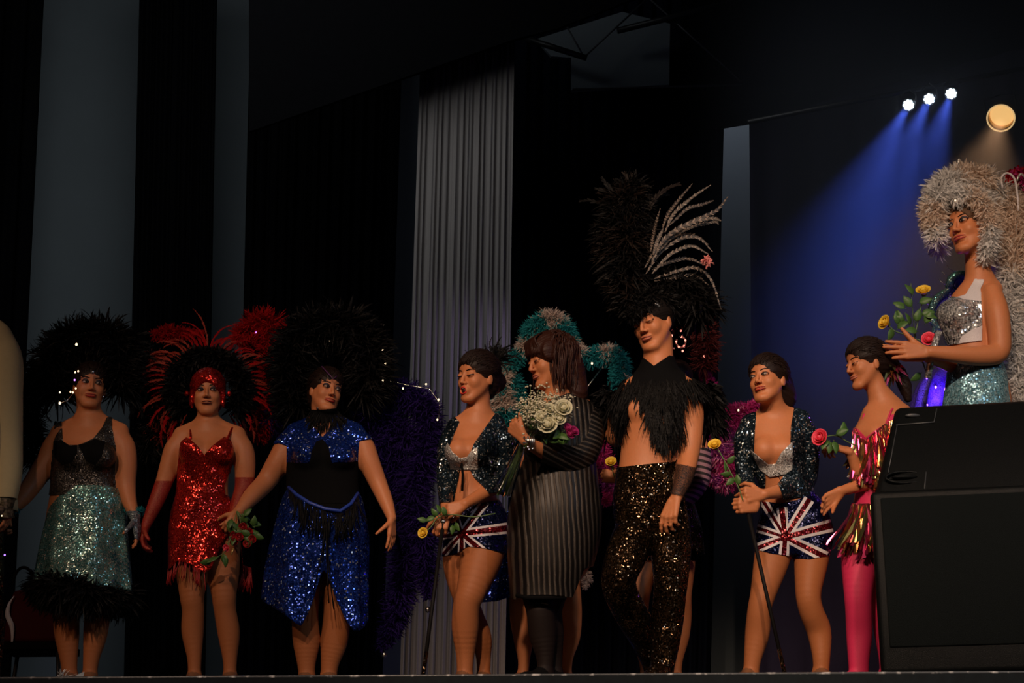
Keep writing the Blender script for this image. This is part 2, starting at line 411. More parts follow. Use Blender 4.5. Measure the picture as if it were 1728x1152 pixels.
            if s.smile > .9:
                m = MB(); m.tube(lipc(-.0628, -.0006, .0042)[2:-2], .0024*z, 0, 6); m.build('teeth', TEETH, rt)
    def hand(s, wrist, d, n, th, curl=(.3, .3, .3, .3), spread=.06, sc=.95, thumb=(.6, .75, .25), tc=.3, tag='hand', wr=.024):
        """wrist: xyz; d: towards the fingers; n: the way the palm faces; th: thumb side"""
        d = nrm(d); n = nrm(np.asarray(n, float)-d*np.dot(n, d)); t = np.cross(d, n)
        if np.dot(t, th) < 0: t = -t
        S = s.S; W = np.asarray(wrist, float)
        ln = [.072, .080, .075, .058]; kb = [.086, .090, .086, .078]
        for i in range(4):
            off = .029-.0185*i
            K = W+(d*kb[i]+t*off)*sc
            S.cone(W+(t*off*.5+d*.008)*sc, K, .0135*sc, .0112*sc, .010, tag)
            a = curl[i] if not np.isscalar(curl) else curl
            dv = rotv(d, n, 0); lat = spread*(1.2-i*.8)
            dv = nrm(d+t*lat); ax = np.cross(dv, n); p = K
            for j, (fr_, r0, r1) in enumerate(((.45, .0092, .0082), (.31, .0082, .0074), (.24, .0074, .0062))):
                dv = rotv(dv, ax, a*(.9, 1.15, .75)[j]); q = p+dv*ln[i]*fr_*sc
                S.cone(p, q, r0*sc, r1*sc, .004, tag); p = q
        b = W+(d*.022+t*.016)*sc; dv = nrm(d*thumb[0]+t*thumb[1]+n*thumb[2]); p = b
        ax = np.cross(dv, nrm(n+d*.6)); 
        for j, (l, r0, r1) in enumerate(((.044, .0150, .0112), (.034, .0108, .0092), (.028, .0092, .0070))):
            q = p+dv*l*sc; S.cone(p, q, r0*sc, r1*sc, .008 if j == 0 else .004, tag); p = q; dv = rotv(dv, ax, tc)
        return W+d*.09*sc
    def finish(s, vox=None, shoe='d'):
        shoe = SHOE if shoe == 'd' else shoe
        V, Q = s.S.mesh(vox or VOX); s.V, s.Q = V, Q
        s.N = vnormals(V, Q); s.tag = s.S.tags(V); s.px, s.py = proj(V)
        s.body = link('body', V, Q, s.skin, s.root)
        ft = V[s.tag == 'foot']
        if shoe is not None and len(ft):
            xs = np.sort(ft[:, 0]); mid = (xs[0]+xs[-1])/2
            for q in (-1, 1): s.shell('shoe', shoe, [(-400, 900), (2200, 900), (2200, 1400), (-400, 1400)], {'foot'}, .004, .003, side=lambda W: (W[:, 0]-mid)*q > 0)
        return s
    def shell(s, name, m, poly, tags, off=.004, thick=.003, side=None, label=None, parent=None, decals=(), src=None):
        V0, Q0, N0 = s.V, s.Q, s.N; px, py = s.px, s.py
        polys = poly if isinstance(poly[0][0], (list, tuple)) else [poly]
        sd = np.max([polysdf(px, py, q) for q in polys], 0)
        if tags is not None: sd = np.where(np.isin(s.tag, list(tags)), sd, -1.0)
        if side is not None: sd = np.where(side(s.V), sd, -1.)
        V, Fs, Nn = clip(V0, Q0, sd, N0)
        if not len(V): print('EMPTY GARMENT', name); return None
        return s.cut(name, m, V+Nn*off, Fs, decals, parent, thick, label)
    def cut(s, name, m, V, Fs, decals=(), parent=None, thick=.003, label=None):
        """decals: (polygon in picture units, material slot): the cloth itself is pieced along these lines"""
        if not decals: return link(name, V, Fs, m, parent or s.root, solid=thick, label=label)
        mi = np.zeros(len(Fs), int); V = np.asarray(V); F2 = [tuple(f) for f in Fs]
        for poly, k in decals:
            x, y = proj(V); sd = polysdf(x, y, poly); nf = []; nm = []; nv = []; cache = {}; base = len(V)
            for f, q in zip(F2, mi):
                v = [sd[i] > 0 for i in f]
                if all(v): nf.append(f); nm.append(k); continue
                if not any(v): nf.append(f); nm.append(q); continue
                A, B = [], []
                for i in range(len(f)):
                    a, b = f[i], f[(i+1) % len(f)]
                    (A if sd[a] > 0 else B).append(a)
                    if (sd[a] > 0) != (sd[b] > 0):
                        key = (min(a, b), max(a, b))
                        if key not in cache:
                            t = sd[a]/(sd[a]-sd[b]); cache[key] = base+len(nv); nv.append(V[a]+(V[b]-V[a])*t)
                        A.append(cache[key]); B.append(cache[key])
                if len(A) > 2: nf.append(tuple(A)); nm.append(k)
                if len(B) > 2: nf.append(tuple(B)); nm.append(q)
            F2, mi = nf, np.array(nm)
            if nv: V = np.vstack([V, nv])
        return link(name, V, F2, m, parent or s.root, mi=mi, solid=thick, label=label)
    def traps(s, shL, shR, nk, r=11, dy=.015):
        """slope from neck to shoulders, px points"""
        n0 = s.P(*nk, dy)
        for q in (shL, shR):
            w = s.P(*q); S_ = r/ppm(w); s.S.cone(n0, w, S_*1.15, S_, .045, 'torso')
    def rods(s, m, pts, r, name, n=8, label=None, parent=None):
        b = MB(); b.tube([s.P(*q) for q in pts], r, 0, n); return b.build(name, m, parent or s.root, label=label)
    def bead(s, m, x, y, dy, r=.005, name='light_bead', parent=None):
        b = MB(); b.ell(s.P(x, y, dy), (r, r, r*1.2), None, 0, 8, 6); return b.build(name, m, parent or s.root)
    def boa(s, name, mats, pts, rad, count, size, seed=0, patch=.08, width=.004, droop=.3, rs=None, label=None, parent=None):
        mb = MB(); path = spline([s.P(*q) for q in pts], 40); mb.tube(path, .012, 0, 6)
        fluff(mb, path, rad, int(count*1.35), size, random.Random(seed), tuple(range(len(mats))), patch*.45, width*.7, droop, rs)
        return mb.build(name, mats, parent or s.root, label=label, smooth=False)
    def fan(s, name, m, c, angs, lens, width, curl=.8, back=.2, seed=0, n=14, parent=None, each=True, **k):
        """plumes spreading from (px,py,dy); angle 90 is straight up; each plume an object"""
        rnd = random.Random(seed); o = []; mb = MB()
        for i, a in enumerate(angs):
            ln = lens[i % len(lens)] if isinstance(lens, (list, tuple)) else lens
            a_ = R(a+rnd.uniform(-3, 3)); d = np.array([math.cos(a_), back+rnd.uniform(-.12, .12), math.sin(a_)])
            up = np.array([-math.sin(a_), 0, math.cos(a_)])*(1 if a < 90 else -1)+np.array([0, rnd.uniform(-.4, .2), 0])
            if not each: feather(mb, s.P(*c), d, up, ln*rnd.uniform(.85, 1.1), width, curl*rnd.uniform(.6, 1.3), n, 0, rnd, **k); continue
            mb = MB(); feather(mb, s.P(*c), d, up, ln*rnd.uniform(.85, 1.1), width, curl*rnd.uniform(.6, 1.3), n, 0, rnd, **k)
            o.append(mb.build('feather', m, parent or s.root, smooth=False))
        if not each: return mb.build(name, m, parent or s.root, smooth=False)
        return o
    def coat(s, name, m, poly, tags, n, length, width, seed=0, out=.35, down=1.0, curl=.5, front=True, parent=None, label=None, off=.008, lean=0., nb=8):
        """short feathers laid over the body like shingles"""
        rnd = random.Random(seed); sd = polysdf(s.px, s.py, poly); ok = (sd > 0) & np.isin(s.tag, list(tags))
        idx = np.where(ok)[0]; mb = MB()
        if not len(idx): print('EMPTY COAT', name); return
        for i in rnd.choices(list(idx), k=n):
            N = s.N[i]; d = N*out*rnd.uniform(.6, 1.3)+np.array([rnd.gauss(0, .16)+lean, 0, -down]); 
            feather(mb, s.V[i]+N*off, d, N, length*rnd.uniform(.6, 1.2), width*rnd.uniform(.7, 1.2), curl*rnd.uniform(.2, 1.2), nb, 0, rnd, barbang=.5, tipw=.25)
        return mb.build(name, m, parent or s.root, smooth=False, label=label)
    def strands(s, name, m, line, n, length, r=.0018, seed=0, jit=.006, flat=False, w=.006, mats=1, label=None, parent=None, thick=0):
        """fringe hanging from a line of (px,py,dy)"""
        rnd = random.Random(seed); P = spline([s.P(*q) for q in line], 60); mb = MB()
        for k in range(n):
            u = rnd.random()*59; i = min(58, int(u)); p = P[i]+(P[i+1]-P[i])*(u-i); l = length*rnd.uniform(.75, 1.1)
            dx, dyy = rnd.gauss(0, jit), rnd.gauss(0, jit)
            pts = [p+np.array([dx*t*(1+t), dyy*t-.004, -l*t]) for t in (0, .33, .66, 1)]
            if flat:
                ang = rnd.uniform(-1.1, 1.1); V = []
                for t, q in zip((0, .33, .66, 1), pts):
                    aa = ang+rnd.uniform(-.5, .5); sv = np.array([math.cos(aa), math.sin(aa), rnd.uniform(-.2, .2)])*w*.5*rnd.uniform(.7, 1.2); V += [q-sv, q+sv]
                mb.add(V, [(2*j, 2*j+1, 2*j+3, 2*j+2) for j in range(3)], rnd.randrange(mats))
            else: mb.tube(pts, r, 0, 4)
        return mb.build(name, m, parent or s.root, smooth=not flat, label=label, solid=thick)
    def loft(s, name, m, secs, n=96, rows=40, folds=0, amp=0., jit=0., poly=None, polyb=None, solid=.003, label=None, parent=None, seed=0, hem=None):
        """secs: (cx, py, half width px, depth m, dy, fold strength)"""
        rnd = random.Random(seed); A = []
        for q in secs:
            x, y, r, d, dy = q[:5]; p = s.P(x, y, dy); A.append((p[0], p[1], p[2], r/ppm(p), d, q[5] if len(q) > 5 else 0))
        A = np.array(A); u = np.linspace(0, len(A)-1, rows); idx = np.arange(len(A)); m_ = np.gradient(A, axis=0)
        i = np.clip(u.astype(int), 0, len(A)-2); t = (u-i)[:, None]
        B = (2*t**3-3*t**2+1)*A[i]+(t**3-2*t**2+t)*m_[i]+(-2*t**3+3*t**2)*A[i+1]+(t**3-t**2)*m_[i+1]
        th = np.arange(n)*2*math.pi/n
        wv = sum(math.cos(0)*np.sin(th*k+rnd.random()*6.28)*a for k, a in ((folds, 1), (folds*1.7//1, .5), (3, .35))) if folds else np.zeros(n)
        V = []
        for r in range(rows):
            b = B[r]; f = 1+amp*b[5]*wv
            V.append(np.stack([b[0]+b[3]*f*np.cos(th), b[1]+b[4]*f*np.sin(th), np.full(n, b[2])+(hem(th)*(r/(rows-1))**2 if hem else 0)], 1))
        V = np.vstack(V)
        Fs = np.array([(r*n+j, r*n+(j+1) % n, (r+1)*n+(j+1) % n, (r+1)*n+j) for r in range(rows-1) for j in range(n)])
        Fs = Fs[:, ::-1]
        if poly is not None:
            x, y = proj(V); sd = polysdf(x, y, poly)
            if polyb is not None:
                cy = np.repeat(B[:, 1], n); bk = V[:, 1] > cy
                sd = np.where(bk, polysdf(x, y, polyb), sd)
            V, Fs, _ = clip(V, Fs, sd)
        return link(name, V, Fs, m, parent or s.root, solid=solid, label=label)
    def hair(s, m, extra=None, cut=(0, .090, -.045, .059, .07, .096), vox=.005, name='hair', grow=1.0, low=-.02):
        H = Sdf(); L, z, fr = s.L, s.hs, s.hf
        H.ell(L(0, -.013, .043), np.array([.085, .107, .090])*z*grow, fr, .02)
        H.ell(L(0, -.055, .0+low), np.array([.068, .060, .075])*z*grow, fr, .03)
        H.ell(L(*cut[:3]), np.array(cut[3:])*z, fr, .01, op=-1)
        if extra: extra(H, L)
        V, Q = H.mesh(vox)
        # comb grooves along the surface
        Lq = (V-s.hc) @ fr; N = vnormals(V, Q); a = np.arctan2(Lq[:, 0], Lq[:, 2]+.02)
        V = V+N*(np.sin(a*60+Lq[:, 1]*40)*.0007+np.sin(a*19+Lq[:, 1]*25)*.0009)[:, None]
        return link(name, V, Q, m, s.root)
def comb(s, m, n=220, back=(0, -.115, -.02), front=.052, seed=0, r=.0022, wave=.0015):
    """strands swept from the hairline over the skull to the back"""
    rnd = random.Random(seed); mb = MB(); E = np.array([.085, .107, .090])*1.02; C0 = np.array([0, -.013, .043])
    for k in range(n):
        a = rnd.uniform(-1.75, 1.75); z0 = front-.050*max(0, abs(a)-.75)**1.3+rnd.uniform(-.004, .030)
        st = np.array([math.sin(a)*.085, math.cos(a)*.107-.013, z0])-C0; bk = np.array(back)+[rnd.gauss(0, .02), rnd.gauss(0, .006), rnd.gauss(0, .025)]-C0; pts = []
        for t in np.linspace(0, 1, 9):
            q = st*(1-t)+bk*t+np.array([0, 0, .055*math.sin(t*math.pi)*(1-abs(a)/2.2)]); q = q/np.linalg.norm(q/E)*(1.0+rnd.uniform(-.004, .010))
            pts.append(s.L(*(C0+q+np.array([wave*math.sin(t*11+k), 0, wave*math.cos(t*9+k)]))))
        mb.tube(pts, np.array([.3, .8, 1, 1, 1, 1, 1, .8, .5])*r*s.hs, 0, 4)
    return mb.build('hair_strands', m, s.root)
Person.comb = comb
# ---------------------------------------------------------------- feathers
def feather(mb, base, d, up, length, width, curl=.5, n=16, m=0, rnd=random, tipw=.5, barbang=.9, droop=.0, split=.0, rach=.0018, m2=None, saber=0., path=None):
    """curved quill with separate barbs each side. up: the way it curls (tip bends towards -up)"""
    d = nrm(d); up = nrm(np.asarray(up, float)-d*np.dot(up, d)+1e-6); sd = np.cross(d, up)
    pts = [np.asarray(base, float)]; v = d.copy(); st = length/n; T = [v]; SD = [sd]
    for i in range(n):
        if curl: v = rotv(v, sd, -curl/n*(.3+1.4*i/n))
        if saber: v = rotv(v, up, saber/n*(.3+1.4*i/n)); sd = nrm(np.cross(v, up)); SD.append(sd)
        else: SD.append(sd)
        pts.append(pts[-1]+v*st); T.append(v)
    if path is not None:
        pts = list(spline(path, n+1)); T = list(np.gradient(np.array(pts), axis=0)); T = [nrm(t) for t in T]; SD = [nrm(np.cross(t, up)) for t in T]
    pts = np.array(pts)
    mb.tube(pts[::2] if n > 6 else pts, np.linspace(rach, rach*.3, len(pts[::2] if n > 6 else pts)), m, 4, caps=False)
    V = []; Fs = []; ms = []
    for i in range(1, n+1):
        sd = SD[i]; t = i/n; wd = width*(math.sin(min(1, t*1.8+.12)*math.pi/2)**.7)*(1-(t**5)*(1-tipw))
        for q in (-1, 1):
            if rnd.random() < split: continue
            a = barbang*(1-.35*t)+rnd.uniform(-.12, .12); bl = wd*rnd.uniform(.8, 1.08)
            dv = nrm(T[i]*math.cos(a)+sd*q*math.sin(a)+rotv(up, sd, 0)*rnd.uniform(-.15, .15))
            p0 = pts[i-1]; p1 = pts[i] if i == n else pts[i]*.95+pts[min(n, i+1)]*.05
            mid0 = p0+dv*bl*.55; mid1 = p1+dv*bl*.5; tip = (p0+p1)/2+dv*bl-np.array([0, 0, droop*bl])
            k = len(V); V += [p0, p1, mid1, mid0, tip]; Fs += [(k, k+1, k+2, k+3), (k+3, k+2, k+4)]
            mm = m if m2 is None or i % 3 == 0 else m2
            ms += [mm, mm]
    k0 = mb.n; mb.v.append(np.array(V)); mb.n += len(V); mb.f += [tuple(j+k0 for j in f) for f in Fs]; mb.m += ms
def fluff(mb, path, rad, count, size, rnd, mats=(0,), patch=.08, width=.004, droop=.3, rscale=None):
    """a boa: soft plumes standing off a path in every direction"""
    P = np.array(path, float); seg = np.linalg.norm(np.diff(P, axis=0), axis=1); cum = np.concatenate([[0], np.cumsum(seg)]); tot = cum[-1]
    V = []; Fs = []; ms = []
    ph = [rnd.random()*6.28 for _ in range(4)]
    for c in range(count):
        u = rnd.random()*tot; i = min(len(seg)-1, int(np.searchsorted(cum, u)-1)); i = max(i, 0); t = (u-cum[i])/seg[i]
        b = P[i]+(P[i+1]-P[i])*t; T = (P[i+1]-P[i])/seg[i]
        rs = 1 if rscale is None else float(np.interp(u/tot, np.linspace(0, 1, len(rscale)), rscale))
        d = nrm(np.array([rnd.gauss(0, 1) for _ in range(3)])); d = nrm(d-T*np.dot(d, T)*.7)
        r0 = rad*rs*rnd.uniform(.0, .55); L = size*rs*rnd.uniform(.55, 1.15)
        p0 = b+d*r0; cv = np.array([rnd.gauss(0, 1) for _ in range(3)]); cv = nrm(cv-d*np.dot(cv, d)); sw = nrm(np.cross(d, cv)+np.array([0, -.1, 0])*rnd.random())
        w = width*rnd.uniform(.5, 1.3); k = len(V); cl = rnd.uniform(.15, .75); pp = []
        for t_ in (0, .3, .6, .85, 1): pp.append(p0+d*L*(t_-.25*cl*t_**3)+cv*L*cl*t_*t_*.9-np.array([0, 0, droop*L*.45*t_*t_]))
        for t_, q in zip((.45, 1, 1, .7), pp[:4]): V += [q-sw*w*t_, q+sw*w*t_]
        V.append(pp[4])
        Fs += [(k, k+1, k+3, k+2), (k+2, k+3, k+5, k+4), (k+4, k+5, k+7, k+6), (k+6, k+7, k+8)]
        g = math.sin(b[0]/patch+ph[0])+math.sin(b[1]/patch*1.3+ph[1])+math.sin(b[2]/patch*.9+ph[2])+math.sin(d[0]*2+d[2]*2+ph[3])*.5+rnd.gauss(0, .35)
        mm = mats[0] if len(mats) == 1 or g > 0 else mats[1]
        if len(mats) > 2 and abs(g) < .35: mm = mats[2]
        ms += [mm]*4
    k0 = mb.n; mb.v.append(np.array(V)); mb.n += len(V); mb.f += [tuple(j+k0 for j in f) for f in Fs]; mb.m += ms
def spline(pts, n=40):
    A = np.array(pts, float); u = np.linspace(0, len(A)-1, n); m_ = np.gradient(A, axis=0)
    i = np.clip(u.astype(int), 0, len(A)-2); t = (u-i)[:, None]
    return (2*t**3-3*t**2+1)*A[i]+(t**3-2*t**2+t)*m_[i]+(-2*t**3+3*t**2)*A[i+1]+(t**3-t**2)*m_[i+1]
def rose(name, head, away, m, stem, label, group=None, r=.024, leaves=3, seed=1, cat='rose'):
    """head centre xyz, direction the bloom faces, stem polyline xyz"""
    rnd = random.Random(seed); rt = empty(name, tuple(stem[-1]), label, cat, group)
    petals(rt, head, away, m, r, seed)
    b = MB(); P = spline([head-nrm(away)*r*.5]+list(stem), 20); b.tube(P, .0028, 0, 6)
    b.ell(head-nrm(away)*r*.75, (r*.45,)*3, None, 0, 8, 6); b.build('stem', STEMG, rt)
    for k in range(leaves):
        leaf(rt, P[int(6+k*9/max(1, leaves-1)) if leaves > 1 else 8], rnd, .045*rnd.uniform(.8, 1.3))
    return rt
def leaf(rt, p, rnd, L, d=None):
    d = nrm(d if d is not None else [rnd.gauss(0, 1), rnd.gauss(-.3, .6), rnd.gauss(0, .8)]); s = nrm(np.cross(d, [rnd.gauss(0, .4), -1, rnd.gauss(0, .4)])); u = np.cross(s, d)
    V = []; n = 8
    for i in range(n+1):
        t = i/n; w = L*.30*math.sin(math.pi*min(1, t**.8))**.8 if 0 < i < n else .001
        c = p+d*L*(t*1.0+.15)-u*L*.25*t*t
        V += [c-s*w+u*w*.25, c, c+s*w+u*w*.25]
    Fs = [(i*3+j, i*3+j+1, i*3+j+4, i*3+j+3) for i in range(n) for j in (0, 1)]
    m = MB(); m.add(V, Fs); m.tube([p, p+d*L*.17], .0015, 0, 4); return m.build('leaf', GREEN, rt, solid=.001)
def petals(rt, c, away, m, r, seed=1, mb=None):
    rnd = random.Random(seed*7+1); w = nrm(away); a = nrm(np.cross(w, [.2, .1, 1])); b = np.cross(w, a); M = mb or MB()
    M.ell(c, (r*.42, r*.42, r*.62), np.stack([a, b, w], 1), 0, 10, 8)
    for ring, (k, rad, op) in enumerate(((3, .42, .15), (4, .62, .35), (5, .85, .65))):
        for j in range(k):
            th0 = j*2*math.pi/k+ring*.7+rnd.uniform(-.15, .15); V = []; nu, nv = 6, 5
            for i in range(nv+1):
                t = i/nv
                for q in range(nu+1):
                    ph = th0+(q/nu-.5)*2*math.pi/k*1.45*(.5+.5*math.sin(t*math.pi*.62+.3))
                    rr = r*rad*(.35+.75*math.sin(t*1.5))*(1+op*.5*t*t)+r*.03*math.sin(q*2.1+j)
                    hh = r*(-.75+1.45*t*(1-.22*op)-.35*op*t**3)
                    V.append(c+(a*math.cos(ph)+b*math.sin(ph))*rr+w*hh)
            Fs = [(i*(nu+1)+q, i*(nu+1)+q+1, (i+1)*(nu+1)+q+1, (i+1)*(nu+1)+q) for i in range(nv) for q in range(nu)]
            M.add(V, Fs)
    return M if mb else M.build('bloom', m, rt, solid=.0008)
# ---------------------------------------------------------------- the stage
WALL = plain('painted_wall', (.17, .20, .215), .9, scale=3, var=.06)
DRAPE = plain('black_drape', (.0035, .0035, .004), .95, scale=20, bump=.1, spec=0)
NAVY = plain('navy_backdrop', (.026, .021, .042), .9, scale=8, var=.12, spec=.1)
GREYC = plain('pale_curtain', (.24, .215, .20), .9, scale=60, var=.05)
DECK = plain('stage_deck', (.012, .013, .018), .6, scale=14, var=.4)
def slab(name, P4, th, m, kind='structure', parent=None, **k):
    """a board: 4 corners (front face), thickness away from the audience"""
    P = np.array(P4, float); Q = P+np.array([0, th, 0]); b = MB(); b.hexa(np.vstack([P, Q])); return b.build(name, m, parent, kind=kind, smooth=False, **k)
b = MB(); b.box((0, 5, -.10), (16, 10, .20)); b.build('floor', DECK, kind='structure', smooth=False)
b = MB(); b.box((0, 9.9, 4.5), (20, .2, 13)); b.build('wall_back', WALL, kind='structure', smooth=False)
b = MB(); b.box((0, -.03, -.52), (16, .05, .84)); b.build('stage_fascia', DECK, kind='structure', smooth=False)
# worn metal nosing along the stage edge, its scuffs and glints painted pale
m, N, L, bs = new_mat('worn_glint_nosing'); tc = N.new('ShaderNodeTexCoord'); no = N.new('ShaderNodeTexNoise'); no.inputs['Scale'].default_value = 17; no.inputs['Detail'].default_value = 10
L.new(tc.outputs['Object'], no.inputs['Vector']); mr = N.new('ShaderNodeMapRange'); mr.inputs[1].default_value = .54; mr.inputs[2].default_value = .66
L.new(no.outputs['Fac'], mr.inputs[0]); mx = N.new('ShaderNodeMix'); mx.data_type = 'RGBA'; mx.inputs[6].default_value = (.075, .085, .095, 1); mx.inputs[7].default_value = (.75, .75, .75, 1)
L.new(mr.outputs[0], mx.inputs[0]); L.new(mx.outputs[2], bs.inputs['Base Color']); bs.inputs['Roughness'].default_value = .35
NOSE = m
b = MB(); b.tube([(x, -.062, -.002) for x in np.linspace(-8, 8, 40)], .006, 0, 8); b.build('trim_1', NOSE, kind='structure')
b = MB(); b.box((0, -.064, -.03), (16, .02, .045)); b.build('trim_2', plain('edge_rubber', (.004, .008, .011), .7, scale=30, var=.6, spec=.2), kind='structure', smooth=False)
def drape(name, xt0, xt1, yt0, yt1, xb0, xb1, Y, m, folds=12, depth=.05, label=None, zb=0.0, n=None, seed=0, kind=None, group=None, irregular=.5, cat='curtain', yb=None):
    """hanging cloth: top corners (xt,yt), bottom corners' x at stage height"""
    rnd = random.Random(seed); n = n or folds*10; rows = 14
    T0, T1 = at(xt0, yt0, Y), at(xt1, yt1, Y)
    k = at(864, 1165, Y); B0, B1 = at(xb0, 1150, Y), at(xb1, 1150, Y)
    if yb is not None: B0, B1 = at(xb0, yb, Y), at(xb1, yb, Y)
    else: B0[2] = B1[2] = zb
    ph = [rnd.random()*6.28 for _ in range(4)]; V = []
    for r in range(rows):
        t = r/(rows-1)
        for i in range(n+1):
            u = i/n; P = (T0*(1-u)+T1*u)*(1-t)+(B0*(1-u)+B1*u)*t
            a = u*folds*2*math.pi
            f = math.sin(a+ph[0]+irregular*math.sin(a*.37+ph[1]))+.35*math.sin(a*1.9+ph[2]+t*.6)+.3*math.sin(a*.31+ph[3])
            V.append(P+np.array([0, depth*f*(.55+.45*t), 0]))
    Fs = np.array([(r*(n+1)+i, (r+1)*(n+1)+i, (r+1)*(n+1)+i+1, r*(n+1)+i+1) for r in range(rows-1) for i in range(n)])
    return link(name, V, Fs, m, solid=.006, label=label, cat=cat if kind is None else None, kind=kind, group=group)
G = 'black masking drapes along the back of the stage'
drape('masking_curtain', -260, 76, -120, -60, -300, 18, 8.2, DRAPE, 9, .06, 'black drape hanging at the far left beside the broad pale wall strip', seed=1, group=G)
drape('masking_curtain', 238, 368, -80, -80, 214, 350, 8.2, DRAPE, 8, .05, 'narrow black drape between the two pale wall strips', seed=2, group=G)
drape('masking_curtain', 424, 684, -80, -80, 396, 642, 8.2, DRAPE, 14, .06, 'broad black drape behind the dancer in blue, left of the pale curtain', seed=3, group=G)
drape('masking_curtain', 850, 1229, -80, -80, 830, 1192, 8.2, plain('blueblack_drape', (.006, .007, .013), .95, bump=.1, spec=0), 16, .05, 'blue-black drape behind the man in feathers, right of the pale curtain', seed=4, group=G)
drape('pale_curtain', 709, 868, 108, 58, 672, 849, 6.0, GREYC, 13, .020, 'pale grey pleated curtain hanging behind the singing dancer', seed=5, irregular=1.4, n=260)
drape('backdrop_curtain', 1264, 1990, 205, 10, 1268, 1990, 7.4, NAVY, 10, .03, 'navy blue backdrop lit by the blue stage lamps on the right', seed=6, irregular=.8)
# upper masking with a slanting lower edge
P = [at(x, y, 5.6) for x, y in ((420, 222), (868, 66), (940, 48), (1100, -14), (1100, -160), (420, -160))]
b = MB(); V = np.vstack([P, np.array(P)+[0, .04, 0]]); k = 6
b.add(V, [tuple(range(k)), tuple(range(2*k-1, k-1, -1))]+[(i, (i+1) % k, (i+1) % k+k, i+k) for i in range(k)])
link('border_curtain', V, b.f, DRAPE, label='black border drape with slanting lower edge over the pale curtain', cat='curtain', smooth=False)
P = [at(x, y, 8.1) for x, y in ((1150, 226), (1262, 208), (1990, 38), (1990, -160), (1150, -160))]
V = np.vstack([P, np.array(P)+[0, .04, 0]]); k = 5
link('border_curtain', V, [tuple(range(k)), tuple(range(2*k-1, k-1, -1))]+[(i, (i+1) % k, (i+1) % k+k, i+k) for i in range(k)], DRAPE, label='black border drape over the navy backdrop behind the lamps', cat='curtain', smooth=False)
# pale board high up with the hanging frame in front of it
P = [at(x, y, 7.6) for x, y in ((964, 152), (1129, 143), (1131, 40), (1050, 20), (905, 66), (930, 95), (964, 97))]
V = np.vstack([P, np.array(P)+[0, .05, 0]]); k = 7
link('ceiling_board', V, [tuple(range(k)), tuple(range(2*k-1, k-1, -1))]+[(i, (i+1) % k, (i+1) % k+k, i+k) for i in range(k)], WALL, label='pale board high above the pale curtain behind the metal hanging frame', cat='panel', smooth=False)
METD = plain('dull_steel', (.10, .10, .11), .5, metal=.6)
METB = plain('black_steel', (.012, .012, .013), .45)
fr = empty('hanging_frame', at(1095, 0, 7.3), 'metal triangular hanging frame with cross bar high above the stage', 'frame')
def bar(name, a, b_, Y, r, m, rt, Y2=None):
    q = MB(); q.tube([at(*a, Y), at(*b_, Y2 or Y)], r, 0, 8); return q.build(name, m, rt)
bar('crossbar', (966, 151), (1252, 143), 7.3, .012, METD, fr)
bar('cable', (1094, -4), (1251, 138), 7.3, .009, METD, fr); bar('cable', (1094, -4), (984, 98), 7.3, .009, METD, fr); bar('cable', (955, 42), (986, 97), 7.3, .008, METD, fr)
bar('batten', (884, 64), (990, 98), 7.3, .030, METB, fr); bar('batten', (1042, 52), (1250, 0), 7.25, .032, METB, fr)
# lighting bar and lamps
TY = 5.6
tr = empty('lighting_bar', at(1600, 130, TY), 'long dark lighting bar sloping across the top right', 'lighting bar')
bar('rail', (1262, 206), (2000, 62), TY+.05, .022, METB, tr)
def lampcan(x, y, rad, tgt, label, kind):
    c = at(x, y, TY); d = nrm(np.array(tgt)-c)
    toc = nrm(CAM-c); ax = nrm(d*.45+toc*.9) if kind == 'led' else nrm(d*.55+toc*.75)
    rt = empty('stage_lamp', c, label, 'stage lamp', 'blue stage lamps on the lighting bar' if kind == 'led' else None)
    a = nrm(np.cross(ax, [0, 0, 1])); e = np.cross(a, ax); M = np.stack([a, e, ax], 1)
    th = np.arange(28)*2*math.pi/28; ring = lambda r, z: c+(np.stack([np.cos(th)*r, np.sin(th)*r, np.full(28, z)], 1) @ M.T)
    ln = rad*2.6; b = MB()
    prof = [(rad*1.12, .0), (rad*1.14, -ln*.5), (rad*.8, -ln), (rad*.25, -ln*1.08), (rad*.2, -ln*1.0), (rad*.72, -ln*.93), (rad*1.03, -ln*.5), (rad*1.03, 0)]
    V = np.vstack([ring(r, z) for r, z in prof]); n = len(prof)
    b.add(V, [(i*28+j, i*28+(j+1) % 28, ((i+1) % n)*28+(j+1) % 28, ((i+1) % n)*28+j) for i in range(n) for j in range(28)])
    b.build('can', METB if kind == 'led' else GOLDIN, rt)
    b = MB(); top = at(x, y-34*rad/.05*.35-16, TY+.05)
    for q in (-1, 1): b.tube([c+a*q*rad*1.2-ax*ln*.4, c+a*q*rad*1.25+np.array([0, 0, rad*1.8]), top], .006, 0, 6)
    b.build('yoke', METB, rt)
    if kind == 'led':
        b = MB(); b.ell(c-ax*.012, (rad*.7, rad*.7, .008), M, 0, 20, 6); b.build('lens_plate', LEDB, rt)
        pts = [(0, 0)]+[(rad*.66*math.cos(t), rad*.66*math.sin(t)) for t in np.arange(8)*math.pi/4]
        for px_, py_ in pts:
            b = MB(); b.ell(c+a*px_+e*py_-ax*.002, (rad*.27, rad*.27, .010), M, 0, 10, 6); b.build('led', LEDW, rt)
    else:
        b = MB(); b.ell(c-ax*ln*.55, (rad*1.0, rad*1.0, rad*.35), M, 0, 24, 8); b.build('bulb', AMBB, rt)
        b = MB(); b.tube([c+(np.array([math.cos(t)*rad*1.1, math.sin(t)*rad*1.1, .004]) @ M.T) for t in np.linspace(0, 2*math.pi, 33)], .006, 0, 6, caps=False); b.build('rim', AMBR, rt)
    return c, ax
LEDB = emis('led_blue_glow', (.10, .22, 1), 5); LEDW = emis('led_white', (.75, .88, 1), 9)
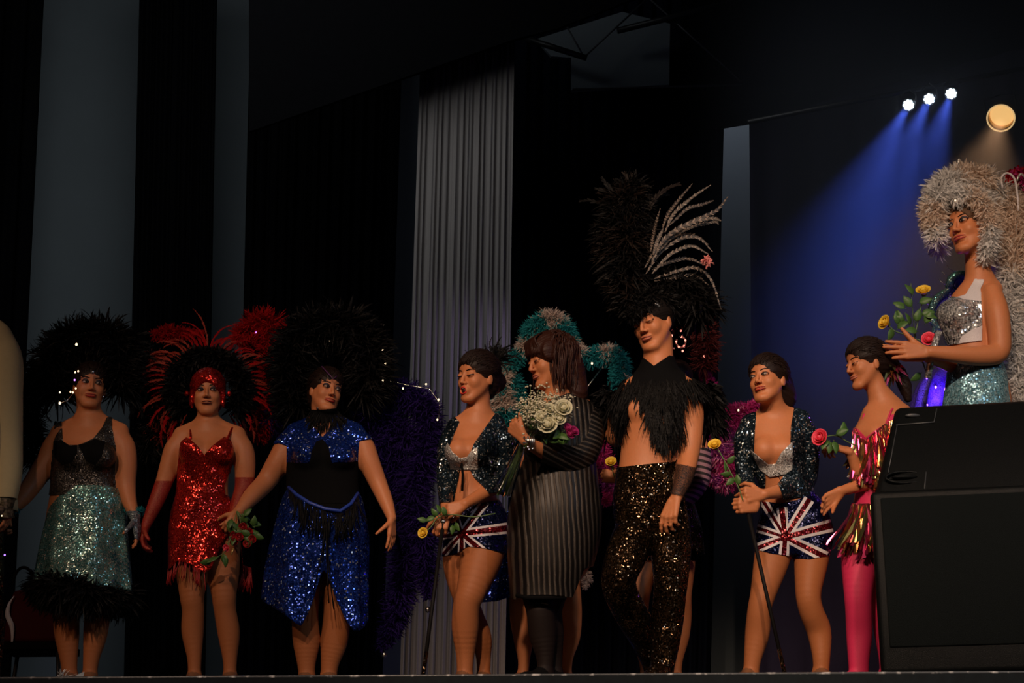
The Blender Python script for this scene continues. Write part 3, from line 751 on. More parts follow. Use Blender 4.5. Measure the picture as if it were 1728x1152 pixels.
AMBB = emis('lamp_amber', (1, .60, .22), 1.0); AMBR = emis('lamp_rim', (1, .66, .3), .8); GOLDIN = plain('gold_reflector', (.45, .3, .14), .35, metal=.8)
for i, (x, y, lb) in enumerate(((1533, 177, 'blue-white lamp cluster on the lighting bar, lowest of the three'), (1568, 167, 'blue-white lamp cluster on the lighting bar, middle of the three'), (1605, 158, 'blue-white lamp cluster on the lighting bar, topmost of the three beside the amber lamp'))):
    tg = at((1330, 1390, 1470)[i], 560, 4.4)
    c, ax = lampcan(x, y, .048, tg, lb, 'led'); d = nrm(tg-c)
    lamp('led_beam', 'SPOT', c+ax*.03+d*.03, tg, (330, 310, 280)[i], (.09, .17, 1), spot_size=R(27), spot_blend=.8, shadow_soft_size=.03)
c, ax = lampcan(1689, 199, .098, at(1610, 420, 4.6), 'amber stage lamp glowing above the dancer in white feathers', 'par')
lamp('amber_beam', 'SPOT', c+ax*.05, at(1600, 520, 4.4), 110, (1, .52, .24), spot_size=R(44), spot_blend=.8, shadow_soft_size=.05)
# violet wash on the backdrop and on the edge of the pale curtain
lamp('violet_wash', 'SPOT', (4.7, 4.6, 4.9), (3.2, 6.6, 2.0), 25, (.66, .48, 1), spot_size=R(62), spot_blend=1, shadow_soft_size=.2)
lamp('violet_side', 'SPOT', (1.3, 4.9, 3.2), (-.1, 6.0, 2.4), 46, (.66, .56, 1), spot_size=R(80), spot_blend=.8, shadow_soft_size=.05)
lamp('house_glow', 'AREA', (-2.5, 3.5, 6.5), (-2.2, 9.8, 2.8), 50, (.93, .97, 1), size=3)
lamp('wall_glow', 'AREA', (2.3, 8.8, 7.6), (2.1, 9.8, 2.2), 11, (.80, .84, 1), size=.9)  # added area light behind the drapes, brightening the pale wall strip
# thin smoke in the beams
m = bpy.data.materials.new('stage_smoke'); m.use_nodes = True; N, L = m.node_tree.nodes, m.node_tree.links; N.remove(N['Principled BSDF'])
vs = N.new('ShaderNodeVolumeScatter');  vs.inputs['Anisotropy'].default_value = .1; vs.inputs['Color'].default_value = (.8, .85, 1, 1)
L.new(vs.outputs[0], N['Material Output'].inputs['Volume'])
ge = N.new('ShaderNodeNewGeometry'); sx = N.new('ShaderNodeSeparateXYZ'); L.new(ge.outputs['Position'], sx.inputs[0]); fz = []
for ax_, lo_, hi_, t1 in (('Z', 1.0, 2.9, 1), ('X', 1.3, 2.7, .10)):    # the smoke hangs high and thins out to the left
    q = N.new('ShaderNodeMapRange'); q.interpolation_type = 'SMOOTHSTEP'; q.inputs[1].default_value = lo_; q.inputs[2].default_value = hi_; q.inputs[4].default_value = t1; L.new(sx.outputs[ax_], q.inputs[0]); fz.append(q)
q = N.new('ShaderNodeMath'); q.operation = 'MULTIPLY'; L.new(fz[0].outputs[0], q.inputs[0]); L.new(fz[1].outputs[0], q.inputs[1]); L.new(q.outputs[0], vs.inputs['Density'])
b = MB(); b.box((3.1, 5.0, 2.9), (4.2, 3.8, 5.7)); b.build('stage_smoke', m, kind='stuff', smooth=False, label='thin smoke hanging in the beams of the blue lamps', cat='smoke')
# ---------------------------------------------------------------- loudspeaker in front right
SPK = plain('speaker_paint', (.0035, .0045, .005), .42, spec=.16, bump=.5, scale=420, var=.3)
GRL = plain('speaker_grille', (.0045, .007, .0075), .7, spec=.12, bump=1, scale=520, var=.5)
sY = .07; rt = empty('loudspeaker', at(1700, 1150, sY+.3)*[1, 1, 0], 'large black loudspeaker cabinet standing at the front right of the stage', 'loudspeaker')
x0, x1 = at(1478, 1000, sY)[0], at(1478, 1000, sY)[0]+1.15; zt = at(1500, 828, sY)[2]; yb = sY+.34; zt2 = at(1600, 689, yb)[2]
xi = at(1513, 700, yb)[0]
CA, SI = math.cos(.21), math.sin(.21)
def srot(p):
    p = np.atleast_2d(np.asarray(p, float)).copy(); x, y = p[:, 0]-x0, p[:, 1]-sY
    p[:, 0], p[:, 1] = x0+x*CA+y*SI, sY-x*SI+y*CA; return p
xi = min(np.linspace(x0-.1, x0+.3, 200), key=lambda x: abs(proj(srot((x, yb, zt2))[0])[0]-1511))
def rbox(name, pts, m, bev=.02, seg=3):
    b = MB(); b.hexa(srot(pts)); o = b.build(name, m, rt); md = o.modifiers.new('bevel', 'BEVEL'); md.width = bev; md.segments = seg; md.limit_method = 'NONE'
    return o
rbox('cabinet', [(x0, sY, 0), (x1, sY, 0), (x1, yb+.12, 0), (x0, yb+.12, 0), (x0, sY, zt), (x1, sY, zt), (x1, yb+.12, zt), (x0, yb+.12, zt)], SPK, .028, 4)
rbox('sloping_back', [(x0+.015, sY+.015, zt-.03), (x1, sY+.015, zt-.03), (x1, yb+.10, zt-.03), (x0+.015, yb+.10, zt-.03), (xi, yb, zt2), (x1, yb, zt2), (x1, yb+.10, zt2), (xi, yb+.10, zt2)], SPK, .03, 4)
zg0, zg1 = at(1600, 1092, sY)[2], zt-.035
rbox('grille', [(x0+.045, sY-.008, zg0), (x1-.03, sY-.008, zg0), (x1-.03, sY+.01, zg0), (x0+.045, sY+.01, zg0), (x0+.045, sY-.008, zg1), (x1-.03, sY-.008, zg1), (x1-.03, sY+.01, zg1), (x0+.045, sY+.01, zg1)], GRL, .006, 2)
def onslope(px, py):
    A, B_, C_ = srot([(x0, sY+.015, zt-.03), (x0+1, sY+.015, zt-.03), (xi, yb, zt2)]); nn = nrm(np.cross(B_-A, C_-A)); nn = nn if nn[1] < 0 else -nn
    d = at(px, py, 1.)-CAM; return CAM+d*(np.dot(A-CAM, nn)/np.dot(d, nn))+nn*.004
b = MB(); c = onslope(1527, 806); ex = nrm(np.array([1., 0, 0])); ez = nrm(onslope(1527, 780)-onslope(1527, 806))
b.tube([c+ex*.085*math.cos(t)+ez*.035*math.sin(t) for t in np.linspace(0, 2*math.pi, 33)], .006, 0, 8, caps=False); b.ell(c, (.06, .02, .012), None, 0); b.build('corner_recess', SPK, rt)
b = MB(); b.tube([onslope(1514, 718), onslope(1499, 798)], .0025, 0, 6); b.tube([onslope(1512, 718), onslope(1576, 713), onslope(1581, 690)], .0035, 0, 6); b.tube([onslope(1560, 826), onslope(1563, 797)], .003, 0, 6)
b.ell(onslope(1540, 702), (.035, .012, .01), None, 0); b.build('panel_seam', plain('seam_grey', (.05, .055, .06), .4), rt)
# ---------------------------------------------------------------- litter at the stage edge, bag and chair at the left
b = MB(); rnd = random.Random(4); c = at(108, 1136, .12); c[2] = .012
for k in range(60):
    d = np.array([rnd.gauss(-.3, 1), rnd.gauss(0, .6), abs(rnd.gauss(0, .5))]); feather(b, c+np.array([rnd.uniform(-.02, .02), 0, 0]), d, [0, 0, 1], .045*rnd.uniform(.5, 1.2), .008, .6, 6, 0, rnd)
b.build('white_feather', plain('white_down', (.6, .6, .6), .7), label='white tuft of down lying on the stage edge by the teal dancer', cat='feather')
b = MB(); c = at(128, 1134, .12); c[2] = 0; b.add([c+[-.035, 0, .004], c+[.028, .01, .004], c+[.03, .03, .045], c+[-.01, .035, .02], c+[.005, -.01, .026]], [(0, 1, 4), (1, 2, 4), (2, 3, 4), (3, 0, 4), (0, 3, 2, 1)])
b.build('paper_scrap', plain('paper', (.55, .58, .56), .8), label='folded white paper scrap on the stage edge beside the down tuft', cat='paper', smooth=False)
cy = 2.2; g0 = at(60, 1090, cy); rt = empty('folding_chair', (g0[0], cy, 0), 'black chair with a red bag on it behind the teal dancer', 'chair')
zs = at(60, 1095, cy)[2]; b = MB(); xa, xb = at(-10, 1090, cy)[0], at(105, 1090, cy)[0]
b.box(((xa+xb)/2, cy+.2, zs+.02), (xb-xa, .42, .04)); b.build('seat', BLACKC, rt, smooth=False)
for q in (xa+.03, xb-.03):
    for yy in (cy+.03, cy+.37):
        b = MB(); b.tube([(q, yy, zs), (q+(.03 if q > xa+.1 else -.03), yy, .0)], .012, 0, 8); b.build('leg', METB, rt)
b = MB(); b.tube([(xa+.02, cy+.39, zs), (xa+.02, cy+.42, zs+.42), (xb-.02, cy+.42, zs+.42), (xb-.02, cy+.39, zs)], .011, 0, 8); b.box(((xa+xb)/2, cy+.42, zs+.34), (xb-xa-.06, .02, .14)); b.build('backrest', METB, rt)
RED = plain('red_bag', (.045, .003, .005), .7, var=.3, scale=20, spec=.1)
rt = empty('red_bag', ((xa+xb)/2, cy+.2, zs+.04), 'dark red bag with a white curved mark standing on the chair', 'bag')
z1 = at(30, 990, cy)[2]; xc = (xa+xb)/2
b = MB(); b.hexa([(xa+.02, cy+.03, zs+.042), (xb-.02, cy+.03, zs+.042), (xb-.02, cy+.3, zs+.042), (xa+.02, cy+.3, zs+.042), (xa+.05, cy+.1, z1), (xb-.05, cy+.1, z1), (xb-.05, cy+.22, z1), (xa+.05, cy+.22, z1)])
o = b.build('bag_body', RED, rt); md = o.modifiers.new('bevel', 'BEVEL'); md.width = .03; md.segments = 3
b = MB(); b.tube([at(40+17*math.cos(t), 985-28*math.sin(t), cy+.12) for t in np.linspace(0, math.pi, 17)], .009, 0, 8); b.build('handle', BLACKC, rt)
b = MB(); pts = [(24, 1005), (15, 1020), (13, 1038), (20, 1056), (21, 1075), (19, 1092)]; W = []
for (x, y), w_ in zip(spline([(a, b2, 0) for a, b2 in pts], 16)[:, :2], np.interp(np.linspace(0, 1, 16), [0, .25, .5, .8, 1], [.5, 3, 5, 2.2, 1])):
    t = (1092-y)/100; W += [at(x-w_, y, cy+.012+.07*t), at(x+w_, y, cy+.012+.07*t)]
b.add(W, [(2*i, 2*i+1, 2*i+3, 2*i+2) for i in range(15)]); b.build('mark', plain('white_print', (.5, .5, .55), .5), rt, solid=.002)
# ---------------------------------------------------------------- costume materials
RSEQ = sequin('red_sequins', (.55, .008, .008), (.95, .06, .04), .0056, .34, .20, .75, None, 2.1)[0]
REDF = fuzzy('red_feather', (.50, .012, .014), .35); DREDF = plain('dark_red_feather', (.24, .026, .014), .6, var=.75, scale=9, spec=.2); REDC = plain('red_cloth', (.35, .012, .012), .5)
TSEQ = sequin('teal_sequins', (.10, .42, .42), (.35, .50, .42), .0050, .38, .20, .6, ((.9, .85, .7), .06), 1.9)[0]
SSEQ = sequin('silver_sequins', (.50, .50, .51), (.75, .75, .73), .0055, .40, .24, .5)[0]
BSEQ = sequin('blue_sequins', (.010, .035, .30), (.03, .09, .55), .0068, .50, .16, .7, ((.75, .85, 1), .04), 1.5)[0]
JSEQ = sequin('navy_sequins', (.012, .035, .06), (.05, .075, .10), .0065, .55, .2, .7, ((.85, .85, .8), .10))[0]
KSEQ = sequin('black_sequins', (.008, .006, .005), (.16, .09, .045), .0060, .46, .14, .9, ((.8, .65, .5), .03), 2.0)[0]
RFSEQ = sequin('flag_red_sequins', (.10, .003, .009), (.26, .010, .02), .0060, .45, .25, .6)[0]
NFSEQ = sequin('flag_navy_sequins', (.004, .006, .035), (.008, .014, .08), .0060, .45, .25, .6)[0]
WHT = plain('white_trim', (.62, .58, .60), .5, bump=.5, scale=260)
CRYS = sequin('crystal_net', (.62, .60, .58), (.9, .88, .85), .0045, .45, .25, .35)[0]
GLV = sequin('frosted_glove', (.16, .20, .24), (.40, .44, .46), .0045, .5, .2, .5)[0]
AQSEQ = sequin('aqua_sequins', (.16, .44, .56), (.40, .66, .74), .0085, .38, .25, .45)[0]
PINKC = plain('hot_pink_cloth', (.62, .022, .10), .65, bump=.2, scale=300)
PINKF = fuzzy('pink_fluff', (.62, .05, .26), .3); MAUVF = fuzzy('mauve_fluff', (.40, .07, .34), .4); PURPF = fuzzy('purple_fluff', (.10, .02, .25), .4)
NAVYF = fuzzy('indigo_fluff', (.030, .014, .14), .5); TEALF = fuzzy('turquoise_fluff', (.03, .30, .34), .3); CREAMF = fuzzy('cream_fluff', (.66, .55, .50), .15)
WHITF = fuzzy('white_fluff', (.80, .79, .78), .12)
YEL = plain('yellow_petal', (.78, .52, .04), .55, var=.15); PINKP = plain('pink_petal', (.80, .06, .11), .5, var=.15); REDP = plain('red_petal', (.42, .01, .012), .5, var=.3); WHTP = plain('white_petal', (.62, .60, .42), .55, var=.12)
SHOE = plain('tan_shoe', (.20, .085, .04), .35)
BEADW = emis('warm_bead', (1, .74, .45), 2.2); BEADV = emis('violet_bead', (.35, .12, 1), 6); BEADP = emis('pink_bead', (1, .30, .22), 2.0)
CANE = plain('cane_black', (.006, .005, .005), .6, spec=.15)
FOIL = []
for i, (c, r) in enumerate((((.85, .10, .22), .18), ((.85, .30, .10), .15), ((.35, .34, .14), .15), ((.75, .06, .20), .2))): FOIL.append(plain('foil_%d' % i, c, r, metal=.9, var=.5, scale=30))
# knitted metallic rib: stripes across the local x
def ribbed(name, ax, pitch=.0250):
    m, N, L, b = new_mat(name); tc = N.new('ShaderNodeTexCoord'); dt = N.new('ShaderNodeVectorMath'); dt.operation = 'DOT_PRODUCT'; dt.inputs[1].default_value = ax
    no = N.new('ShaderNodeTexNoise'); no.inputs['Scale'].default_value = 7; L.new(tc.outputs['Object'], no.inputs['Vector'])
    L.new(tc.outputs['Object'], dt.inputs[0]); mu = N.new('ShaderNodeMath'); mu.operation = 'MULTIPLY_ADD'; mu.inputs[1].default_value = 2*math.pi/pitch; L.new(dt.outputs['Value'], mu.inputs[0])
    nm = N.new('ShaderNodeMath'); nm.operation = 'MULTIPLY'; nm.inputs[1].default_value = 4; L.new(no.outputs['Fac'], nm.inputs[0]); L.new(nm.outputs[0], mu.inputs[2])
    sn = N.new('ShaderNodeMath'); sn.operation = 'SINE'; L.new(mu.outputs[0], sn.inputs[0])
    mr = N.new('ShaderNodeMapRange'); mr.inputs[1].default_value = -.1; mr.inputs[2].default_value = .8; L.new(sn.outputs[0], mr.inputs[0])
    n2 = N.new('ShaderNodeTexNoise'); n2.inputs['Scale'].default_value = 330; L.new(tc.outputs['Object'], n2.inputs['Vector'])
    m2 = N.new('ShaderNodeMath'); m2.operation = 'MULTIPLY'; L.new(mr.outputs[0], m2.inputs[0]); L.new(n2.outputs['Fac'], m2.inputs[1])
    mx = N.new('ShaderNodeMix'); mx.data_type = 'RGBA'; mx.inputs[6].default_value = (.010, .008, .007, 1); mx.inputs[7].default_value = (.15, .12, .095, 1)
    L.new(m2.outputs[0], mx.inputs[0]); L.new(mx.outputs[2], b.inputs['Base Color']); b.inputs['Roughness'].default_value = .42; b.inputs['Metallic'].default_value = .55
    bn = N.new('ShaderNodeBump'); bn.inputs['Strength'].default_value = .8; bn.inputs['Distance'].default_value = .004; L.new(m2.outputs[0], bn.inputs['Height']); L.new(bn.outputs[0], b.inputs['Normal'])
    return m
def sheer(name, col, dens, sz=.004):
    """fine net: a procedural mesh of threads with holes"""
    m, N, L, b = new_mat(name); b.inputs['Base Color'].default_value = (*col, 1); b.inputs['Roughness'].default_value = .6
    tc = N.new('ShaderNodeTexCoord'); vo = N.new('ShaderNodeTexVoronoi'); vo.feature = 'DISTANCE_TO_EDGE'; vo.inputs['Scale'].default_value = 1/sz; L.new(tc.outputs['Object'], vo.inputs['Vector'])
    lt = N.new('ShaderNodeMath'); lt.operation = 'LESS_THAN'; lt.inputs[1].default_value = dens; L.new(vo.outputs['Distance'], lt.inputs[0]); L.new(lt.outputs[0], b.inputs['Alpha']); return m
def bands(name, c1, c2, ax, pitch):
    m, N, L, b = new_mat(name); tc = N.new('ShaderNodeTexCoord'); dt = N.new('ShaderNodeVectorMath'); dt.operation = 'DOT_PRODUCT'; dt.inputs[1].default_value = ax; L.new(tc.outputs['Object'], dt.inputs[0])
    mu = N.new('ShaderNodeMath'); mu.operation = 'MULTIPLY'; mu.inputs[1].default_value = 2*math.pi/pitch; L.new(dt.outputs['Value'], mu.inputs[0]); sn = N.new('ShaderNodeMath'); sn.operation = 'SINE'; L.new(mu.outputs[0], sn.inputs[0])
    gt = N.new('ShaderNodeMath'); gt.operation = 'GREATER_THAN'; gt.inputs[1].default_value = -.1; L.new(sn.outputs[0], gt.inputs[0])
    mx = N.new('ShaderNodeMix'); mx.data_type = 'RGBA'; mx.inputs[6].default_value = (*c1, 1); mx.inputs[7].default_value = (*c2, 1); L.new(gt.outputs[0], mx.inputs[0]); L.new(mx.outputs[2], b.inputs['Base Color']); b.inputs['Roughness'].default_value = .7
    return m
REDNET = sheer('red_net', (.35, .008, .008), .085); BLKNET = sheer('black_net', (.012, .010, .012), .09); TEALNET = sheer('teal_net', (.03, .28, .28), .08)
def ray(c, e, w0, w1):
    """quad from c to e, widths in px"""
    d = nrm(np.array(e, float)-c); n = np.array([-d[1], d[0]]); c = np.array(c, float); e = np.array(e, float)
    return [tuple(c+n*w0), tuple(e+n*w1), tuple(e-n*w1), tuple(c-n*w0)]
def flag(c, rays, g=1.0):
    """rays: (end, white half width, red half width)"""
    out = [(ray(c, e, w*.75, w), 1) for e, w, r_ in rays]+[(ray(c, e, r_*.75, r_), 2) for e, w, r_ in rays]
    return out+[([(c[0]-7*g, c[1]-7*g), (c[0]+7*g, c[1]-7*g), (c[0]+7*g, c[1]+7*g), (c[0]-7*g, c[1]+7*g)], 2)]
def cane(p0, p1, label, knob=True):
    rt = empty('cane', (p1[0], p1[1], p1[2]), label, 'cane', None); b = MB(); b.tube([p0, p1], .009, 0, 10); b.build('shaft', CANE, rt)
    b = MB(); d = nrm(p1-p0); b.tube([p1-d*.16, p1], .0097, 0, 10); b.build('glitter_tip', KSEQ, rt, label='glittering lower end')
    b = MB(); b.ell(p0, (.016, .016, .016)); b.build('knob', SILVER, rt); return rt
SHAD = plain('eye_shadow_dark', (.05, .03, .035), .5)
# ---------------------------------------------------------------- figure cut by the left edge
CREAM = plain('cream_coat', (.58, .50, .28), .8, bump=.3, scale=40, var=.06)
p = Person('person in a cream coat cut off by the left edge of the photo', -55, .60)
p.trunk([(-60, 540, 20, .06, 0), (-60, 562, 62, .10, 0), (-60, 600, 66, .13, 0), (-60, 680, 60, .13, 0), (-60, 760, 60, .13, 0), (-60, 840, 64, .14, 0), (-60, 880, 60, .13, 0), (-60, 910, 40, .1, 0)])
p.traps((-108, 556), (-12, 556), (-60, 530)); p.head(-62, 440, 0, 10, 0, 0, size=1.12, male=True, neck=((-60, 548, 0), 22))
p.limb([(-8, 572, 22, 0), (4, 610, 26, 0), (6, 670, 24, 0), (10, 740, 20, 0), (12, 800, 17, -.03), (8, 848, 11, -.06)], 'armR', .03)
p.limb([(-110, 575, 22, 0), (-124, 640, 24, 0), (-126, 720, 20, 0), (-126, 820, 11, 0)], 'armL', .03)
p.limb([(-84, 880, 36, 0), (-86, 1000, 26, 0), (-84, 1060, 24, 0), (-82, 1150, 14, 0)], 'legL', .03); p.limb([(-36, 880, 36, 0), (-26, 960, 28, 0), (-22, 1010, 24, 0), (-20, 1060, 24, 0), (-20, 1150, 14, 0)], 'legR', .03)
p.foot(-82, 0, r=13); p.foot(-20, 10, r=13)
p.hand(p.P(8, 848, -.06), (.25, -.1, -1), (-1, .2, 0), (0, -1, 0), .5); p.hand(p.P(-126, 820, 0), (0, 0, -1), (1, .2, 0), (0, -1, 0), .5)
p.finish(.006, BLACKC); p.face(); p.hair(HAIRD)
FLOR = sequin('floral_brocade', (.10, .08, .03), (.25, .18, .12), .016, .2, .6, .2)[0]
p.shell('brocade_cuff', FLOR, [(-40, 838), (60, 838), (60, 874), (-40, 874)], {'armR', 'hand'}, .014, .004)
p.shell('trousers', KSEQ, [(-150, 850), (60, 850), (60, 1200), (-150, 1200)], {'torso', 'legL', 'legR', 'foot'}, .010)
p.loft('coat', CREAM, [(-63, 545, 40, .08, 0, 0), (-63, 562, 76, .125, 0, .1), (-60, 600, 82, .155, 0, .3), (-60, 700, 78, .16, 0, .6), (-60, 780, 80, .17, 0, .9), (-60, 860, 84, .19, 0, 1)], folds=7, amp=.035, seed=2, solid=.006)
p.shell('coat_sleeve', CREAM, [(-40, 535), (80, 535), (80, 843), (-40, 838)], {'armR', 'torso'}, .022, .006)
p.shell('coat_sleeve', CREAM, [(-180, 535), (-80, 535), (-80, 815), (-180, 815)], {'armL', 'torso'}, .022, .006)
p.bead(BEADV, 8, 936, -.16, .0035); p.bead(BEADW, 3, 870, -.16, .003)
# ---------------------------------------------------------------- the dancer in black top and teal skirt
p = Person('person in a black glitter top and teal sequinned skirt hemmed with black feathers', 145, .95)
p.trunk([(151, 710, 18, .055, 0), (151, 722, 42, .07, 0), (149, 740, 56, .095, 0), (145, 772, 54, .12, 0), (142, 802, 53, .115, 0), (141, 830, 55, .115, 0), (141, 868, 62, .13, 0), (141, 905, 66, .135, 0), (141, 940, 55, .12, 0), (142, 962, 36, .09, 0)])
p.traps((98, 727), (205, 725), (152, 703))
for x in (125, 170): p.blob(x, 770, -.095, (.070, .06, .062))
p.head(152, 646, 0, 20, 2, -2, size=1.03, neck=((152, 716, 0), 20), smile=.6)
p.limb([(104, 736, 16, 0), (92, 752, 19, 0), (80, 778, 19, .0), (56, 815, 17, -.02), (38, 840, 14, -.05), (20, 860, 9, -.08)], 'armL', .03)
p.limb([(198, 736, 17, 0), (209, 754, 19, 0), (213, 782, 18, 0), (213, 818, 16, 0), (219, 848, 12, -.03), (228, 872, 8.5, -.06)], 'armR', .03)
p.limb([(115, 925, 34, 0), (113, 975, 30, -.01), (110, 1010, 22, -.02), (111, 1035, 21.5, -.02), (113, 1070, 20, 0), (116, 1112, 14, 0), (118, 1145, 11.5, 0)], 'legL', .018)
p.limb([(168, 925, 34, 0), (166, 975, 30, -.01), (164, 1010, 22, -.02), (164, 1035, 21, -.02), (161, 1070, 19.5, 0), (154, 1112, 13, 0), (151, 1145, 11, 0)], 'legR', .018)
p.foot(118, -14, r=11); p.foot(151, 14, r=11)
p.hand(p.P(20, 860, -.08), (-.5, -.2, -1), (1, .3, -.4), (0, -1, 0), .8)
p.hand(p.P(228, 872, -.06), (.25, -.05, -1), (-1, .2, 0), (0, -1, 0), (.12, .3, .4, .5))
p.finish(); p.face(makeup=1.3, gaze=.3)
p.shell('tights', TIGHTS, [(50, 900), (250, 900), (250, 1200), (50, 1200)], {'legL', 'legR', 'foot'}, .0015, .001)
GLIT = sequin('black_glitter', (.012, .012, .012), (.085, .072, .06), .0035, .5, .3, .25)[0]
p.shell('glitter_top', [GLIT, BLACKC], [(85, 742), (98, 708), (104, 708), (107, 745), (117, 752), (131, 752), (142, 748), (158, 740), (172, 722), (180, 705), (188, 705), (192, 742), (197, 760), (200, 835), (84, 835), (84, 790)], {'torso'}, .006,
        decals=[([(88, 745), (104, 742), (118, 752), (130, 750), (130, 765), (122, 780), (105, 785), (92, 772)], 1), ([(132, 750), (146, 747), (160, 740), (178, 745), (172, 770), (160, 785), (145, 778)], 1)])
for q in (((96, 742, -.06), (92, 725, -.02), (94, 712, .04)), ((190, 742, -.06), (190, 722, -.02), (184, 708, .04))): p.rods(BLACKC, q, .007, 'shoulder_strap')
p.loft('skirt', TSEQ, [(152, 826, 51, .125, 0, 0), (148, 850, 62, .14, 0, .1), (145, 890, 70, .155, 0, .5), (142, 940, 77, .17, 0, .9), (140, 1000, 84, .18, 0, 1.2)], folds=8, amp=.035, seed=5,
       poly=[(20, 815), (260, 815), (260, 1000), (222, 998), (190, 992), (155, 986), (120, 978), (80, 975), (56, 978), (30, 975)])
HEMP = [(62+150*i/12, 985+14*math.sin(i*.8), -.165*math.sin(math.pi*(i+.5)/13)) for i in range(13)]
p.boa('feather_hem', [BLACKF], [(64, 985, -.02), (90, 988, -.12), (125, 994, -.16), (160, 1005, -.15), (195, 1008, -.08), (212, 1005, .0)], .045, 3200, .10, 4, width=.006, droop=.7, rs=[.7, 1, 1.1, 1, .8, .5])
p.boa('feather_hem', [BLACKF], [(212, 1005, .0), (190, 1000, .12), (140, 990, .16), (90, 988, .12), (64, 985, .02)], .045, 1800, .10, 5, width=.006, droop=.7)
p.boa('wrist_frill', [TEALF], [(214, 857, -.03), (229, 862, -.06), (240, 860, -.03)], .016, 420, .022, 2)
p.boa('wrist_frill', [TEALF], [(10, 866, -.07), (20, 858, -.1), (30, 862, -.07)], .016, 300, .022, 3)
p.shell('sequinned_glove', GLV, [(208, 862), (250, 862), (250, 905), (236, 912), (210, 900)], {'armR', 'hand'}, .0025, .001)
p.hair(HAIRD, name='hair', cut=(0, .092, -.050, .055, .07, .092))
p.comb(HAIRD, 160)
H_ = p.boa('feather_headdress', [BLACKF], [(100, 665, .1), (92, 615, .1), (112, 580, .1), (150, 568, .1), (188, 572, .1), (205, 610, .1), (205, 660, .1)], .09, 3800, .12, 3, width=.006)
for k, a in enumerate(np.linspace(-30, 210, 40)):
    a_ = R(a); rr = random.Random(k+50); mb = MB()
    feather(mb, p.P(152+45*math.cos(a_), 640-40*math.sin(a_), .12), (math.cos(a_), rr.uniform(-.1, .3), math.sin(a_)+.2), (rr.gauss(0, .3), -1, 0), .27*rr.uniform(.75, 1.1)*(1 if a > 20 else .8), .030, .3, 16, 0, rr, barbang=.5, tipw=.6, saber=1.8*rr.uniform(.7, 1.3)*(-1 if math.cos(a_) > 0 else 1))
    mb.build('headdress_feather', BLACKF, H_, smooth=False)
p.boa('feather_wing', [BLACKF], [(230, 600, .3), (262, 640, .3), (270, 700, .3), (250, 770, .3)], .08, 1800, .10, 6); p.boa('feather_wing', [BLACKF], [(75, 620, .3), (50, 660, .3), (45, 720, .3), (60, 780, .3)], .08, 1800, .10, 7)
for i, (x, y) in enumerate(((129, 581), (132, 626), (126, 641), (128, 655), (101, 662), (101, 680), (119, 661), (123, 662), (127, 628))): p.bead(BEADW if i != 2 else BEADV, x, y, -.13, .0042 if i not in (0, 5) else .006, parent=None)
p.rods(SILVER, [(101, 680, -.12), (113, 676, -.10), (124, 662, -.08)], .0025, 'ornament_wire')
p.bead(SILVER, 157, 628, -.125, .010, 'forehead_jewel'); p.bead(SILVER, 174, 669, -.03, .006, 'earring')
# ---------------------------------------------------------------- the dancer in red
p = Person('person in a red sequinned fringed dress, red sequinned cap and feathered halo', 350, .95)
p.trunk([(350, 718, 17, .055, 0), (351, 729, 38, .065, 0), (352, 745, 47, .085, 0), (349, 770, 44, .110, 0), (344, 800, 42, .105, 0), (342, 832, 43, .095, 0), (343, 868, 50, .115, 0), (344, 900, 54, .125, 0), (345, 932, 50, .115, 0), (346, 948, 34, .08, 0)])
p.traps((305, 731), (402, 731), (351, 712))
for x in (325, 371): p.blob(x, 762, -.085, (.062, .055, .060))
p.head(351, 658, 0, 6, 0, 2, neck=((351, 724, 0), 17))
p.limb([(308, 739, 14, 0), (296, 757, 18, 0), (288, 780, 17, .0), (276, 815, 14, 0), (262, 850, 12, -.02), (247, 884, 8, -.03)], 'armL', .03)
p.limb([(398, 739, 15, 0), (409, 757, 18, 0), (413, 782, 18, 0), (412, 818, 15, 0), (404, 845, 13, -.03), (396, 868, 8.5, -.06)], 'armR', .03)
p.limb([(320, 910, 29, 0), (323, 955, 27, -.01), (324, 1005, 20, -.03), (326, 1030, 18, -.02), (325, 1065, 18, 0), (328, 1110, 11.5, 0), (328, 1142, 10, 0)], 'legL', .045)
p.limb([(373, 910, 30, 0), (377, 955, 27, -.01), (378, 1005, 20, -.03), (380, 1030, 18, -.02), (386, 1068, 18, 0), (388, 1112, 11.5, 0), (388, 1142, 10, 0)], 'legR', .045)
p.foot(328, -12, r=10); p.foot(388, 12, r=10)
p.hand(p.P(247, 884, -.03), (-.15, 0, -1), (1, 0, 0), (0, -1, 0), .5)
p.hand(p.P(396, 866, -.06), (-.1, -.1, -1), (-1, 0, 0), (0, -1, 0), .4)
p.finish(); p.face(lip=plain('lip_dark', (.10, .008, .012), .35), makeup=1.5, gaze=.6)
p.shell('tights', TIGHTS, [(250, 900), (450, 900), (450, 1200), (250, 1200)], {'legL', 'legR', 'foot'}, .0015, .001)
B_ = [(300, 762), (304, 747), (316, 738), (332, 752), (345, 768), (358, 754), (378, 738), (389, 743), (396, 765), (397, 790), (384, 800), (377, 820), (380, 846), (392, 858), (290, 868), (298, 850), (296, 800)]
p.shell('dress', RSEQ, B_, {'torso'}, .006)
p.loft('dress_skirt', RSEQ, [(342, 838, 46, .11, 0, 0), (343, 868, 55, .13, 0, .1), (344, 905, 60, .145, 0, .4), (346, 945, 62, .15, 0, .8), (347, 975, 63, .15, 0, 1)], folds=7, amp=.035, seed=3,
       poly=[(260, 820), (420, 820), (404, 850), (400, 872), (388, 890), (372, 925), (356, 960), (345, 966), (325, 953), (300, 945), (280, 965), (260, 960)], polyb=[(270, 830), (420, 830), (418, 968), (270, 955)])
